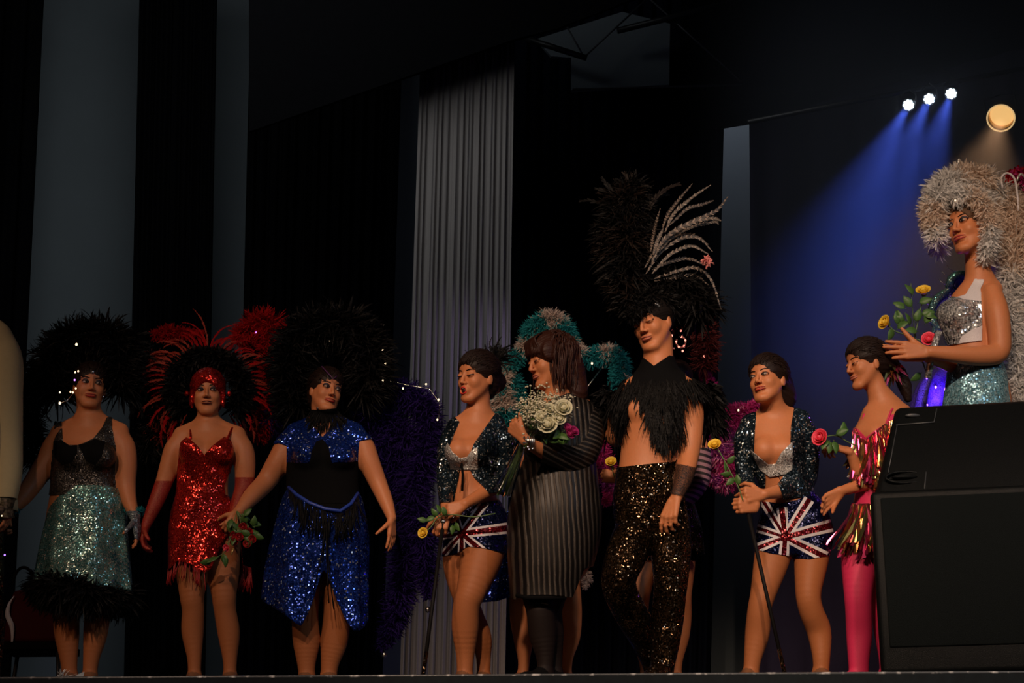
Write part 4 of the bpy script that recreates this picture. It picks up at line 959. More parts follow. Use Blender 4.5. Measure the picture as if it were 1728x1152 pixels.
p.strands('fringe', REDC, [(283, 960, -.03), (300, 946, -.11), (325, 954, -.14), (346, 965, -.15)], 42, .085, seed=1)
p.strands('fringe', REDC, [(400, 950, .10), (424, 958, .03)], 34, .12, seed=2, r=.0024)
for q in (((322, 742, -.10), (321, 722, -.03), (324, 712, .03)), ((382, 744, -.10), (392, 722, -.03), (396, 716, .03))): p.rods(RSEQ, q, .006, 'shoulder_strap')
G_ = [[(200, 811), (300, 811), (300, 960), (200, 960)], [(391, 805), (440, 805), (440, 930), (370, 930)]]
p.shell('net_glove', REDNET, G_[0], {'armL', 'hand'}, .002, .001); p.shell('net_glove', REDNET, G_[1], {'armR', 'hand'}, .002, .001)
# cap
p.hair(RSEQ, lambda H, L: [H.ell(L(q*.078, .012, -.030), (.014, .034, .045), p.hf, .02) for q in (-1, 1)] and H.cone(L(0, .085, .062), L(0, .090, .052), .012, .008, .02), cut=(0, .095, -.052, .053, .07, .092), name='sequinned_cap', grow=1.06)
for q in (-1, 1): p.bead(RSEQ, 351+q*36, 664, -.02, .012, 'ear_guard')
hd = p.boa('feather_halo', [BLACKF], [(351+58*math.cos(t), 655-55*math.sin(t), .10) for t in np.linspace(-.75, math.pi+.75, 14)], .036, 2400, .066, 3, width=.007)
for k, a in enumerate(np.linspace(-52, 232, 56)):
    a_ = R(a); rr = random.Random(k); c = p.P(351+58*math.cos(a_), 655-56*math.sin(a_), .13+rr.uniform(-.03, .03)); mb = MB(); d = np.array([math.cos(a_), rr.uniform(-.1, .3), math.sin(a_)])
    feather(mb, c, d+np.array([0, 0, .25 if a > -20 and a < 200 else 0]), [rr.gauss(0, .3), -1, rr.gauss(0, .3)], .190*rr.uniform(.8, 1.25), .026, .3, 16, 0, rr, barbang=.4, tipw=.35, saber=1.7*rr.uniform(.6, 1.2)*(-1 if math.cos(a_) > 0 else 1))
    mb.build('halo_feather', REDF if rr.random() < .34 or 78 < a < 112 and rr.random() < .8 else DREDF, hd, smooth=False)
for a0, ln, cu in ((96, .26, .9), (84, .24, -.9), (92, .29, .5)):
    mb = MB(); a_ = R(a0); feather(mb, p.P(351, 600, .1), (math.cos(a_), .05, math.sin(a_)), (0, -1, 0), ln, .018, .2, 16, 0, random.Random(a0), barbang=.4, tipw=.35, saber=cu*1.6); mb.build('halo_feather', REDF if a0 != 92 else DREDF, hd, smooth=False)
w_ = p.boa('feather_wing', [REDF], [(400, 575, .3), (430, 550, .3), (455, 548, .3), (462, 580, .3), (458, 620, .3), (470, 655, .3), (455, 700, .3), (435, 740, .3)], .055, 3600, .080, 5, rs=[.7, 1.2, 1.3, 1, .8, .8, .9, .6])
p.boa('feather_wing', [REDF], [(345, 560, .3), (310, 562, .3), (280, 562, .3), (258, 566, .3)], .03, 900, .055, 6, rs=[.2, .6, 1, .6])
p.boa('feather_wing', [DREDF], [(255, 600, .3), (262, 660, .3), (265, 710, .3), (285, 745, .3)], .05, 1600, .075, 7)
p.bead(BEADV, 432, 561, .24, .004)
# ---------------------------------------------------------------- the dancer in blue
p = Person('person in a blue sequinned bolero and pointed skirt with black feather headdress', 545, .95)
p.trunk([(549, 712, 18, .055, 0), (549, 722, 42, .065, 0), (547, 740, 58, .09, 0), (545, 772, 60, .125, 0), (544, 802, 59, .115, 0), (544, 830, 60, .115, 0), (545, 868, 66, .13, 0), (545, 910, 68, .135, 0), (545, 945, 56, .12, 0), (545, 965, 38, .09, 0)])
p.traps((497, 727), (600, 727), (549, 705))
for x in (520, 572): p.blob(x, 768, -.095, (.072, .06, .066))
p.head(549, 655, 0, 30, 0, -8, size=1.0, neck=((549, 716, 0), 19), smile=.85)
p.limb([(500, 735, 16, 0), (485, 750, 19, 0), (471, 778, 20, .0), (449, 812, 17, 0), (425, 837, 15, -.08), (404, 862, 9.5, -.14)], 'armL', .03)
p.limb([(595, 735, 17, 0), (613, 752, 18, 0), (623, 780, 18, 0), (638, 815, 15, 0), (652, 848, 12, -.03), (661, 874, 8, -.06)], 'armR', .03)
p.limb([(515, 925, 34, 0), (515, 975, 32, -.01), (514, 1020, 24, -.03), (515, 1048, 22, -.02), (517, 1082, 22, 0), (517, 1118, 15, 0), (518, 1148, 12, 0)], 'legL', .018)
p.limb([(576, 925, 34, 0), (574, 975, 32, -.01), (571, 1020, 24.5, -.03), (568, 1048, 22.5, -.02), (564, 1082, 22, 0), (557, 1118, 15, 0), (554, 1148, 12, 0)], 'legR', .018)
p.foot(518, -12, r=11); p.foot(554, 14, r=11)
hb = p.hand(p.P(404, 862, -.14), (-.5, -.1, -1), (-.2, .9, 0), (-1, 0, .2), (.7, .8, .9, 1.0), tc=.4)
p.hand(p.P(661, 874, -.06), (.02, 0, -1), (-.9, .4, 0), (0, -1, 0), .12)
p.finish(); p.face(makeup=1.5, gaze=.4)
p.shell('tights', TIGHTS, [(430, 900), (660, 900), (660, 1200), (430, 1200)], {'legL', 'legR', 'foot'}, .0015, .001)
p.shell('bolero', BSEQ, [[(455, 752), (462, 722), (490, 700), (520, 704), (531, 722), (544, 738), (554, 728), (562, 702), (600, 700), (626, 722), (632, 740), (606, 744), (604, 778), (560, 780), (556, 756), (545, 742), (534, 745), (526, 760), (522, 780), (484, 780), (484, 752), (470, 748)]], {'torso', 'armL', 'armR', 'neck'}, .006)
p.shell('corset', BLACKC, [(484, 776), (522, 776), (526, 760), (534, 745), (545, 742), (556, 756), (560, 776), (604, 776), (606, 850), (484, 850)], {'torso'}, .005)
p.shell('black_glitter_pants', BLACKC, [(470, 840), (620, 840), (620, 960), (470, 960)], {'torso', 'legL', 'legR'}, .004)
p.loft('skirt', BSEQ, [(544, 826, 60, .125, 0, 0), (543, 850, 70, .15, 0, .1), (540, 900, 80, .17, 0, .5), (536, 960, 88, .185, 0, 1), (532, 1070, 96, .20, 0, 1.3)], folds=9, amp=.035, seed=8,
       poly=[(420, 800), (480, 812), (496, 828), (520, 846), (548, 856), (572, 860), (594, 850), (606, 832), (640, 820), (624, 900), (622, 1050), (612, 1060), (600, 1068), (586, 1050), (572, 1020), (558, 985), (548, 958), (538, 980), (526, 1020), (508, 1058), (478, 1035), (440, 1012), (428, 950)],
       polyb=[(420, 830), (640, 830), (640, 900), (600, 955), (480, 955), (430, 940)])
p.rods(plain('blue_satin', (.02, .05, .32), .4), [(487, 822, -.06), (500, 834, -.12), (522, 848, -.16), (548, 858, -.17), (574, 862, -.165), (592, 850, -.13), (604, 832, -.06)], .009, 'waist_cord')
p.strands('black_fringe', BLACKF, [(487, 826, -.09), (500, 838, -.14), (522, 852, -.18), (548, 862, -.19), (574, 866, -.185), (592, 855, -.15), (604, 837, -.08)], 130, .14, seed=4, r=.0022, jit=.012)
p.strands('bead_tassel', BLACKF, [(548, 885, -.205), (552, 884, -.205)], 5, .38, seed=5, r=.003, jit=.02)
p.coat('feather_collar', BLACKF, [(520, 696), (580, 690), (585, 712), (560, 716), (545, 722), (525, 716)], {'torso', 'neck'}, 420, .06, .009, 3, out=.6)
p.shell('choker', BLACKC, [(520, 692), (580, 688), (584, 704), (560, 712), (545, 714), (524, 708)], {'neck', 'head'}, .006)
p.bead(SILVER, 536, 689, -.07, .007, 'earring'); p.rods(plain('purple_band', (.10, .03, .12), .4), [(543, 618, -.085), (556, 632, -.11), (562, 639, -.115), (569, 634, -.10)], .0025, 'forehead_band')
p.hair(HAIRD, cut=(0, .092, -.052, .055, .07, .092))
p.comb(HAIRD, 160)
H_ = p.boa('feather_headdress', [BLACKF], [(505, 690, .12), (490, 630, .12), (500, 580, .12), (545, 550, .12), (600, 560, .12), (625, 610, .12), (612, 670, .12)], .10, 3800, .13, 3, width=.006)
for k, a in enumerate(np.linspace(-10, 190, 30)):
    a_ = R(a); rr = random.Random(k+90); mb = MB()
    feather(mb, p.P(555+40*math.cos(a_), 620-40*math.sin(a_), .14), (math.cos(a_), rr.uniform(-.1, .3), math.sin(a_)+.2), (rr.gauss(0, .3), -1, 0), .28*rr.uniform(.75, 1.1), .030, .3, 14, 0, rr, barbang=.5, tipw=.6, saber=1.5*rr.uniform(.7, 1.3)*(-1 if math.cos(a_) > 0 else 1))
    mb.build('headdress_feather', BLACKF, H_, smooth=False)
for q in ([(590, 560, .1), (630, 572, .1), (650, 595, .1), (658, 625, .1)], [(645, 640, .1), (690, 650, .1), (725, 656, .1), (742, 680, .1), (740, 708, .1)]): p.rods(SILVER, q, .0018, 'light_wire')
for i, (x, y) in enumerate(((619, 581), (646, 591), (650, 613), (646, 642), (680, 655), (719, 648), (740, 674), (738, 708), (526, 556), (556, 575))): p.bead(BEADW, x, y, .08, .0045 if i < 8 else .002)
for k, q in enumerate(([(640, 650, .28), (680, 665, .28), (712, 680, .28), (724, 720, .28), (715, 770, .28), (700, 830, .28), (712, 890, .28), (718, 950, .28), (722, 1010, .28)], [(650, 760, .34), (675, 800, .34), (690, 870, .34), (685, 940, .34), (675, 1010, .34), (655, 1070, .34), (640, 1092, .34)], [(610, 700, .3), (650, 710, .3), (690, 740, .3), (650, 745, .3), (615, 760, .3)], [(500, 668, .3), (478, 690, .3), (452, 720, .3)])):
    p.boa('feather_boa' if k < 2 else 'feather_wing', [NAVYF], q, .060, (5200, 4200, 2400, 900)[k], .085, 10+k, rs=[.8, 1.1, 1, 1, 1.1, 1, 1, .8, .35] if k < 2 else None)
for x, y, d_ in ((722, 1028, .28), (648, 1104, .34)): p.bead(SILVER, x, y, d_-.01, .014, 'boa_weight')
# her bouquet of small red roses
c0 = p.P(404, 880, -.18); rt = empty('red_rose_bouquet', c0, 'bouquet of small red roses held downwards by the dancer in blue', 'bouquet')
rnd = random.Random(5); stm = p.P(400, 862, -.17)
for i, (x, y) in enumerate(((395, 902), (405, 897), (420, 897), (404, 905), (395, 913), (417, 917), (426, 909), (410, 888))):
    h = p.P(x, y, -.21+.02*rnd.random()); petals(rt, h, (rnd.uniform(-.3, .3), -1, -.5), REDP, .0165, i); b = MB(); b.tube(spline([stm, (stm+h)/2+[.01, .01, .01], h], 8), .002, 0, 5); b.build('stem', STEMG, rt)
h = p.P(382, 924, -.22); petals(rt, h, (-.4, -1, -.4), PINKP, .015, 20); b = MB(); b.tube(spline([stm, p.P(388, 905, -.2), h], 8), .002, 0, 5); b.build('stem', STEMG, rt)
for i in range(22): leaf(rt, p.P(rnd.uniform(385, 428), rnd.uniform(872, 905), -.19+rnd.uniform(-.02, .02)), rnd, .05, (rnd.gauss(0, 1), -.3, rnd.gauss(-.4, .7)))
for q in ((376, 932), (370, 940), (360, 945), (378, 935)): leaf(rt, p.P(*q, -.22), rnd, .055, (-.6 if q[0] < 376 else .3, -.2, -1 if q[0] > 370 else -.2))
b = MB(); b.tube(spline([p.P(392, 900, -.2), p.P(380, 930, -.22), p.P(358, 944, -.22)], 10), .002, 0, 5); b.build('stem', STEMG, rt)
b = MB(); b.tube([p.P(394, 925, -.22), p.P(390, 936, -.22)], .004, 0, 6); b.build('ribbon_end', plain('gold_ribbon', (.7, .45, .15), .3, metal=.6), rt)
# ---------------------------------------------------------------- the singing dancer
BODYROSE = 'single yellow roses held by the dancers'
p = Person('person singing with open mouth, navy sequinned jacket and flag shorts, beside the grey curtain', 800, .80)
p.trunk([(803, 702, 17, .055, 0), (804, 714, 34, .065, 0), (803, 735, 42, .09, 0), (800, 768, 40, .115, 0), (797, 800, 35, .10, .01), (797, 830, 36, .10, .02), (803, 858, 46, .115, .03), (805, 888, 53, .125, .04), (804, 912, 52, .12, .04), (806, 935, 40, .09, .04)])
p.traps((770, 716), (838, 712), (806, 695))
for x in (774, 806): p.blob(x, 762, -.095, (.062, .058, .062))
p.head(806, 634, -.03, -42, -4, -5, size=1.08, neck=((806, 708, 0), 18), mouth='open')
p.limb([(767, 722, 12, .02), (758, 745, 15, .03), (753, 775, 14, .03), (751, 812, 12, 0), (752, 840, 10, -.08), (752, 858, 8, -.15)], 'armL', .025)
p.limb([(836, 722, 13, .0), (850, 745, 16, .0), (853, 780, 16, .02), (850, 808, 14.5, -.02), (822, 828, 12.5, -.10), (785, 850, 8.5, -.18)], 'armR', .025)
p.limb([(822, 905, 33, .03), (812, 945, 34, .0), (796, 995, 25, -.05), (787, 1022, 22, -.05), (785, 1060, 22, -.02), (785, 1105, 15, 0), (784, 1146, 12, 0)], 'legR', .03)
p.limb([(778, 905, 26, .06), (772, 950, 24, .08), (782, 1000, 20, .10), (798, 1040, 18, .12), (812, 1075, 17, .14), (816, 1110, 12, .16), (816, 1146, 10, .16)], 'legL', .02)
p.foot(784, -25, r=11.5); p.foot(816, -10, r=10, dy=.16)
p.hand(p.P(785, 850, -.18), (-1, -.1, -.42), (-.2, .9, -.2), (-.3, 0, -1), (.5, .65, .8, .9), tc=.5, thumb=(.8, .5, .35))
p.hand(p.P(754, 866, -.15), (-.4, -.3, -1), (.2, 1, 0), (-1, 0, 0), (.8, .9, 1, 1))
p.finish(); p.face(makeup=1.0, lip=plain('lip_bright', (.62, .03, .025), .3), closed=True)
p.shell('tights', TIGHTS, [(730, 900), (880, 900), (880, 1200), (730, 1200)], {'legL', 'legR', 'foot'}, .0015, .001)
p.shell('bolero', JSEQ, [[(736, 735), (762, 700), (776, 712), (766, 735), (757, 758), (766, 782), (776, 800), (766, 848), (738, 848)], [(842, 690), (870, 700), (880, 800), (836, 830), (824, 832), (812, 818), (800, 806), (790, 786), (792, 770), (800, 750), (815, 727), (828, 708)]], {'torso', 'armL', 'armR'}, .006)
p.shell('crystal_bra', CRYS, [(748, 752), (757, 748), (764, 762), (776, 772), (788, 770), (796, 760), (806, 754), (806, 792), (762, 792), (748, 775)], {'torso'}, .007, side=lambda V: V[:, 1] < .78)
p.rods(BLACKC, [(779, 781, -.16), (781, 800, -.15), (780, 828, -.14)], .006, 'tie_end'); p.rods(BLACKC, [(779, 781, -.16), (774, 800, -.15), (773, 812, -.14)], .003, 'tie_end')
FR = [((820, 845), 8, 4), ((872, 889), 10, 5.5), ((826, 940), 8.5, 4.5), ((779, 948), 7, 4), ((748, 935), 6.5, 3), ((744, 905), 6, 3.2), ((766, 860), 6, 3)]
p.shell('flag_shorts', [NFSEQ, WHT, RFSEQ], [(740, 856), (790, 852), (830, 846), (870, 838), (870, 945), (856, 934), (820, 926), (790, 922), (770, 934), (745, 939)], {'torso', 'legL', 'legR'}, .006, decals=flag((779, 900), FR))
p.hair(HAIRD, lambda H, L: H.ell(L(.0, -.12, -.005), (.055, .05, .055), None, .03))
p.comb(HAIRD, 240); mb = MB(); rr = random.Random(3); hd = p.bead(NAVYF, 835, 606, .06, .022, 'fascinator')
for k in range(60):
    mb = MB(); feather(mb, p.P(838, 610, .05), (rr.gauss(.12, .6), rr.gauss(0, .4), rr.gauss(.7, .5)), (rr.gauss(0, .4), -1, 0), rr.uniform(.07, .145), .017, rr.uniform(.2, .6), 10, 0, rr, barbang=.5, saber=rr.uniform(-2, 2)); mb.build('fascinator_feather', BLACKF, hd, smooth=False)
for x, y, a in ((817, 556, .1), (849, 563, -.5), (787, 590, -.2)):
    b0 = p.P(826, 612, .05) if x > 800 else p.P(808, 602, 0); mb = MB(); e = p.P(x, y, .05); feather(mb, b0, e-b0, (1 if a < 0 else -1, 0, 0), np.linalg.norm(e-b0), .009, .3, 10, 0, rr, barbang=.4); mb.build('fascinator_feather', BLACKF, hd, smooth=False)
cane(p.P(748, 880, -.17), p.P(712, 1150, -.3)*[1, 1, 0]+[0, 0, .003], 'black cane with glittering tip held by the singing dancer')
hd_ = p.P(714, 899, -.22); rose('yellow_rose', hd_, (-.4, -1, .1), YEL, [p.P(728, 888, -.22), p.P(738, 874, -.21), p.P(760, 868, -.2), p.P(800, 872, -.20), p.P(836, 866, -.2)], 'yellow rose hanging from the hand of the singing dancer', BODYROSE, .021, 0)
rt = bpy.data.objects[ 'yellow_rose']; rr = random.Random(9)
for x, y, d in ((736, 872, (-1, -.2, -.3)), (744, 868, (-.3, -.3, 1)), (722, 880, (-.6, -.2, .2)), (752, 872, (-.2, -.4, .8)), (768, 880, (.3, -.4, -.9)), (764, 884, (.0, -.4, -1)), (740, 872, (-.7, -.3, .7))): leaf(rt, p.P(x, y, -.215), rr, .045, d)
# ---------------------------------------------------------------- the woman in the ribbed dress
p = Person('person in a dark metallic ribbed dress holding a white bouquet, brown shoulder-length hair', 930, .62)
p.trunk([(950, 668, 22, .06, 0), (950, 682, 42, .085, 0), (948, 715, 52, .115, 0), (946, 755, 56, .13, 0), (942, 790, 60, .13, 0), (938, 835, 72, .15, .0), (936, 880, 76, .165, 0), (932, 925, 73, .16, 0), (925, 970, 62, .14, 0), (922, 990, 45, .11, 0)])
p.traps((915, 690), (985, 692), (945, 668))
p.blob(905, 742, -.02, (.075, .08, .075))
p.head(929, 612, -.02, -66, -10, 0, size=1.10, neck=((946, 676, 0), 24))
p.limb([(978, 698, 18, 0), (992, 720, 22, 0), (988, 755, 21, -.04), (965, 776, 18, -.10), (932, 766, 16, -.18), (908, 755, 13, -.25), (887, 743, 10, -.31)], 'armR', .03)
p.limb([(912, 708, 14, .1), (912, 735, 15, .12), (914, 765, 14, .06), (906, 768, 11, -.06), (897, 755, 9, -.16)], 'armL', .02)
p.limb([(912, 950, 34, .0), (910, 1000, 28, .0), (912, 1030, 23, -.02), (916, 1070, 22, 0), (920, 1110, 14, 0), (920, 1150, 11, 0)], 'legL', .03)
p.limb([(938, 950, 34, .06), (930, 1000, 26, .06), (927, 1030, 21, .05), (930, 1070, 20, .07), (935, 1110, 13, .08), (936, 1150, 11, .08)], 'legR', .03)
p.foot(920, -55, r=11.5); p.foot(936, -50, r=11.5, dy=.08)
p.hand(p.P(885, 741, -.315), (-.75, -.1, .8), (.4, .8, .3), (.2, -.3, 1), (1.1, 1.2, 1.2, 1.2), thumb=(.9, .5, .2), tc=.2)
p.finish(None, BLACKC); p.face(makeup=.9, lip=LIPN, closed=True)
p.shell('tights', BTIGHTS, [(850, 900), (1000, 900), (1000, 1200), (850, 1200)], {'legL', 'legR', 'foot'}, .003, .002)
RIBX = ribbed('ribbed_knit', (1, .15, .05)); RIBS = ribbed('ribbed_knit_sleeve', (.35, 0, 1))
p.shell('dress_top', RIBX, [(878, 722), (900, 700), (930, 676), (958, 664), (985, 670), (1030, 690), (1030, 800), (870, 800), (878, 760)], {'torso', 'neck'}, .007)
p.shell('sleeve', RIBS, [[(914, 700), (960, 665), (1040, 680), (1040, 800), (915, 790)]], {'armR'}, .013, .006); p.shell('sleeve', RIBS, [(850, 680), (925, 680), (925, 790), (850, 790)], {'armL'}, .012, .006)
p.loft('dress_skirt', RIBX, [(944, 778, 62, .140, 0, 0), (940, 815, 70, .155, 0, .2), (937, 860, 79, .175, 0, .4), (934, 905, 79, .175, 0, .5), (929, 955, 72, .165, 0, .6), (922, 1000, 62, .145, 0, .8), (920, 1030, 58, .14, 0, .9)], folds=5, amp=.03, seed=2, rows=60,
       poly=[(820, 770), (1060, 770), (1050, 940), (986, 960), (974, 990), (966, 1008), (920, 1003), (890, 1004), (868, 1012), (850, 1000)], solid=.006)
p.rods(BLACKC, [(872, 1004, -.08), (890, 1008, -.13), (920, 1008, -.14), (955, 1008, -.11)], .010, 'dress_lining')
def longhair(H, L):
    H.ell(L(0, -.045, .01), (.095, .105, .125), p.hf, .03); H.ell(L(.0, -.075, -.07), (.085, .085, .10), p.hf, .04)
    H.ell(L(.03, -.075, -.15), (.07, .065, .08), p.hf, .04); H.ell(L(-.03, -.085, -.15), (.065, .065, .075), p.hf, .04)
    H.ell(L(0, .055, .068), (.060, .045, .032), p.hf, .02)
    for q in (-1, 1): H.ell(L(q*.078, .035, .03), (.016, .04, .045), p.hf, .02)
p.hair(HAIRB, longhair, cut=(0, .125, -.050, .085, .10, .083), grow=1.06)
mb = MB(); rr = random.Random(7)
for k in range(380):                           # separate locks
    a = rr.uniform(-math.pi*.62, math.pi*.62); e = rr.uniform(.1, 1.25); r0 = np.array([math.sin(a)*math.cos(e)*.088, -math.cos(a)*math.cos(e)*.105-.02, .055+math.sin(e)*.085])
    P0 = p.L(*r0); out = nrm(P0-p.hc)*[1, 1, 0]; ln = .20+.12*(1-r0[2]/.14); w_ = rr.uniform(.006, .020)
    pts = [P0+out*(.006+.020*math.sin(t*2.6))-np.array([0, 0, ln*t*t*.55+ln*t*.45])*min(1, .25+t)+out*.02*(1-t)*t+p.hf[:, 0]*w_*math.sin(t*9+k) for t in np.linspace(0, 1, 9)]
    mb.tube(pts, np.array([.003, .004, .0045, .0045, .0045, .004, .0035, .003, .001]), 0, 5)
for k in range(40):                            # fringe over the brow
    x = rr.uniform(-.06, .06); pts = [p.L(x*.6, .035, .125), p.L(x*.9, .085, .098), p.L(x, .105-x*x*9, .055), p.L(x*1.05, .104-x*x*9, .030+abs(x)*-.1)]
    mb.tube(spline(pts, 7), np.array([.004, .0055, .006, .006, .005, .004, .001]), 0, 5)
mb.build('hair_locks', HAIRB, p.root)
ear = p.L(-.079, -.01, -.045) if p.hf[1, 0] < 0 else p.L(.079, -.01, -.045)
b = MB(); rr = random.Random(1); e0 = min([p.L(q*.080, -.004, -.042) for q in (-1, 1)], key=lambda v: v[1])
for k in range(9): b.ell(e0+np.array([rr.uniform(-.010, .010), -.006, -.006*k]), (.005, .004, .0055), None, 0, 8, 5)
b.build('earring', SILVER, p.root)
b = MB()
for k in range(3): b.tube([p.P(893+3*k+(6)*math.sin(t)*.4, 745+13*math.cos(t)*.9, -.30-.035*math.sin(t)) for t in np.linspace(0, 2*math.pi, 17)], .0038, 0, 6, caps=False)
for k in range(14): b.ell(p.P(884+rr.uniform(0, 16), 737+rr.uniform(0, 22), -.345), (.006, .005, .006), None, 0, 7, 5)
b.build('bracelet', SILVER, p.root)
# her bouquet
top = p.P(915, 700, -.29); rt = empty('white_bouquet', top, 'wrapped bouquet of white roses and tiny white flowers held against the ribbed dress', 'bouquet')
rnd = random.Random(11); hold = p.P(882, 748, -.285); tip = p.P(846, 832, -.30)
BAB = plain('tiny_white_flower', (.62, .58, .42), .7, var=.15)
mb = MB(); st = MB()
for k in range(1100):
    u = rnd.random(); 
    if k < 800: x, y = rnd.gauss(905, 14), rnd.gauss(692, 14)
    else: x, y = rnd.gauss(938, 13), rnd.gauss(686, 11)
    c = p.P(x, y, -.29+rnd.gauss(0, .03)); r = rnd.uniform(.0032, .0072)
    mb.ell(c, (r, r, r*.8), None, 0, 6, 4)
    if k % 7 == 0: st.tube([p.P(890, 725, -.27), (c+p.P(895, 715, -.27))/2+[0, -.01, .0], c], .0009, 0, 3)
mb.build('tiny_flowers', BAB, rt)['kind'] = 'stuff'; st.build('fine_stems', STEMG, rt)
for i, (x, y, r) in enumerate(((924, 716, .040), (914, 703, .026), (951, 688, .034), (943, 706, .028), (928, 690, .024))):
    h = p.P(x, y, -.335); petals(rt, h, (-.1+.1*i, -1, .25), WHTP, r, i+30); b = MB(); b.tube(spline([h, p.P((x+880)/2, (y+755)/2, -.29), hold], 8), .003, 0, 5); b.build('stem', STEMG, rt)
for i, (x, y) in enumerate(((958, 722), (969, 727), (962, 732))):
    h = p.P(x, y, -.31); petals(rt, h, (.6, -.8, .3), PINKF, .020, i+50); b = MB(); b.tube(spline([h, p.P(920, 745, -.28), hold], 8), .002, 0, 5); b.build('stem', STEMG, rt)
for i in range(16): leaf(rt, p.P(rnd.uniform(893, 955), rnd.uniform(722, 745), -.28+rnd.uniform(-.02, .02)), rnd, .06, (rnd.gauss(.3, .6), -.5, rnd.gauss(-.2, .6)))
for i in range(9):
    b = MB(); q = tip+np.array([rnd.gauss(0, .018), rnd.gauss(0, .01), rnd.gauss(0, .012)]); b.tube([hold+np.array([rnd.gauss(0, .008), 0, 0]), q], .0032, 0, 6); b.build('stem', STEMG, rt)
# clear wrap
cl = new_mat('clear_wrap'); m = cl[0]; cl[3].inputs['Transmission Weight'].default_value = 1; cl[3].inputs['Roughness'].default_value = .08; cl[3].inputs['IOR'].default_value = 1.05; cl[3].inputs['Coat Weight'].default_value = 1
V = []; n = 26; ax = nrm(hold-tip); ax2 = nrm(p.P(912, 716, -.29)-hold)
for i, (c, r) in enumerate(((tip, .040), ((tip+hold)/2, .026), (hold, .016), (hold+ax2*.06, .045), (hold+ax2*.12, .075))):
    a_ = nrm(np.cross(ax, [0, -1, .2])); b_ = np.cross(ax, a_)
    for j in range(n): t = 2*math.pi*j/n; rj = r*(1+.22*math.sin(j*2.4+i)); V.append(c+a_*rj*math.cos(t)+b_*rj*math.sin(t))
b = MB(); b.add(V, [(i*n+j, i*n+(j+1) % n, (i+1)*n+(j+1) % n, (i+1)*n+j) for i in range(4) for j in range(n)]); b.build('clear_wrap', m, rt, smooth=False)
# ---------------------------------------------------------------- dancer hidden behind the ribbed dress
p = Person('person mostly hidden behind the ribbed dress, with turquoise and cream feather wings', 920, 1.45)
p.trunk([(935, 705, 18, .055, 0), (935, 716, 36, .065, 0), (934, 740, 44, .09, 0), (932, 780, 40, .11, 0), (925, 820, 36, .10, 0), (920, 870, 48, .12, 0), (918, 910, 52, .125, 0), (918, 935, 40, .1, 0)])
p.traps((905, 720), (968, 720), (935, 700))
p.head(935, 655, 0, -20, 0, 0, neck=((935, 710, 0), 16))
p.limb([(903, 726, 14, 0), (893, 760, 14, 0), (890, 800, 12, 0), (893, 850, 8, 0)], 'armL', .02); p.limb([(970, 726, 14, 0), (985, 760, 14, 0), (997, 800, 12, 0), (1003, 840, 8, 0)], 'armR', .02)
p.limb([(895, 905, 28, 0), (885, 955, 25, 0), (878, 1010, 19, -.02), (879, 1045, 18, 0), (883, 1080, 16, 0), (884, 1115, 10, 0), (881, 1150, 9, 0)], 'legL', .03)
p.limb([(940, 905, 28, 0), (952, 955, 25, 0), (962, 1010, 19, -.02), (964, 1040, 18, 0), (964, 1075, 15, 0), (957, 1112, 9.5, 0), (955, 1150, 9, 0)], 'legR', .03)
p.foot(881, -20, r=9); p.foot(955, 20, r=9)
p.hand(p.P(893, 850, 0), (0, 0, -1), (1, 0, 0), (0, -1, 0), .4); p.hand(p.P(1003, 840, 0), (0, 0, -1), (-1, 0, 0), (0, -1, 0), .4)
p.finish(.006); p.face(); p.hair(HAIRD)
p.shell('leotard', BSEQ, [(890, 725), (980, 725), (990, 940), (860, 940)], {'torso', 'legL', 'legR'}, .006)
p.loft('skirt', BSEQ, [(915, 850, 52, .13, 0, 0), (905, 900, 72, .17, 0, .5), (898, 950, 82, .20, 0, 1), (894, 1040, 92, .23, 0, 1.3)], folds=7, amp=.05, seed=8,
       poly=[(780, 840), (1000, 840), (990, 930), (960, 985), (920, 960), (880, 985), (862, 1006), (838, 1014), (810, 1016), (790, 1000)])
p.boa('feather_wing', [TEALF, CREAMF], [(878, 735, .15), (862, 715, .15), (848, 680, .15), (846, 640, .15), (862, 612, .15), (884, 592, .15), (898, 560, .15), (922, 540, .15), (948, 548, .15), (965, 578, .15), (982, 602, .15), (1008, 600, .15), (1032, 596, .15), (1048, 614, .15), (1044, 640, .15), (1034, 676, .15), (1030, 700, .15)],
      .040, 13000, .055, 21, patch=.05, width=.0038, rs=[.8, 1.3, 1.4, 1.2, .9, .9, 1.1, 1.2, 1.2, 1, .9, 1, 1.1, 1.0, .9, .5, .3])
p.boa('feather_wing', [TEALF], [(866, 640, .18), (870, 680, .18), (880, 700, .18)], .04, 1500, .06, 22)
p.rods(SILVER, [(983, 664, .10), (1012, 625, .12)], .004, 'wing_rod')
for x, y in ((848, 642), (999, 613)): p.bead(BEADW, x, y, .06, .0055)
p.boa('feather_tuft', [CREAMF], [(988, 965, -.05), (990, 975, -.05), (987, 992, -.05)], .016, 260, .035, 2, rs=[1, 1, .4])
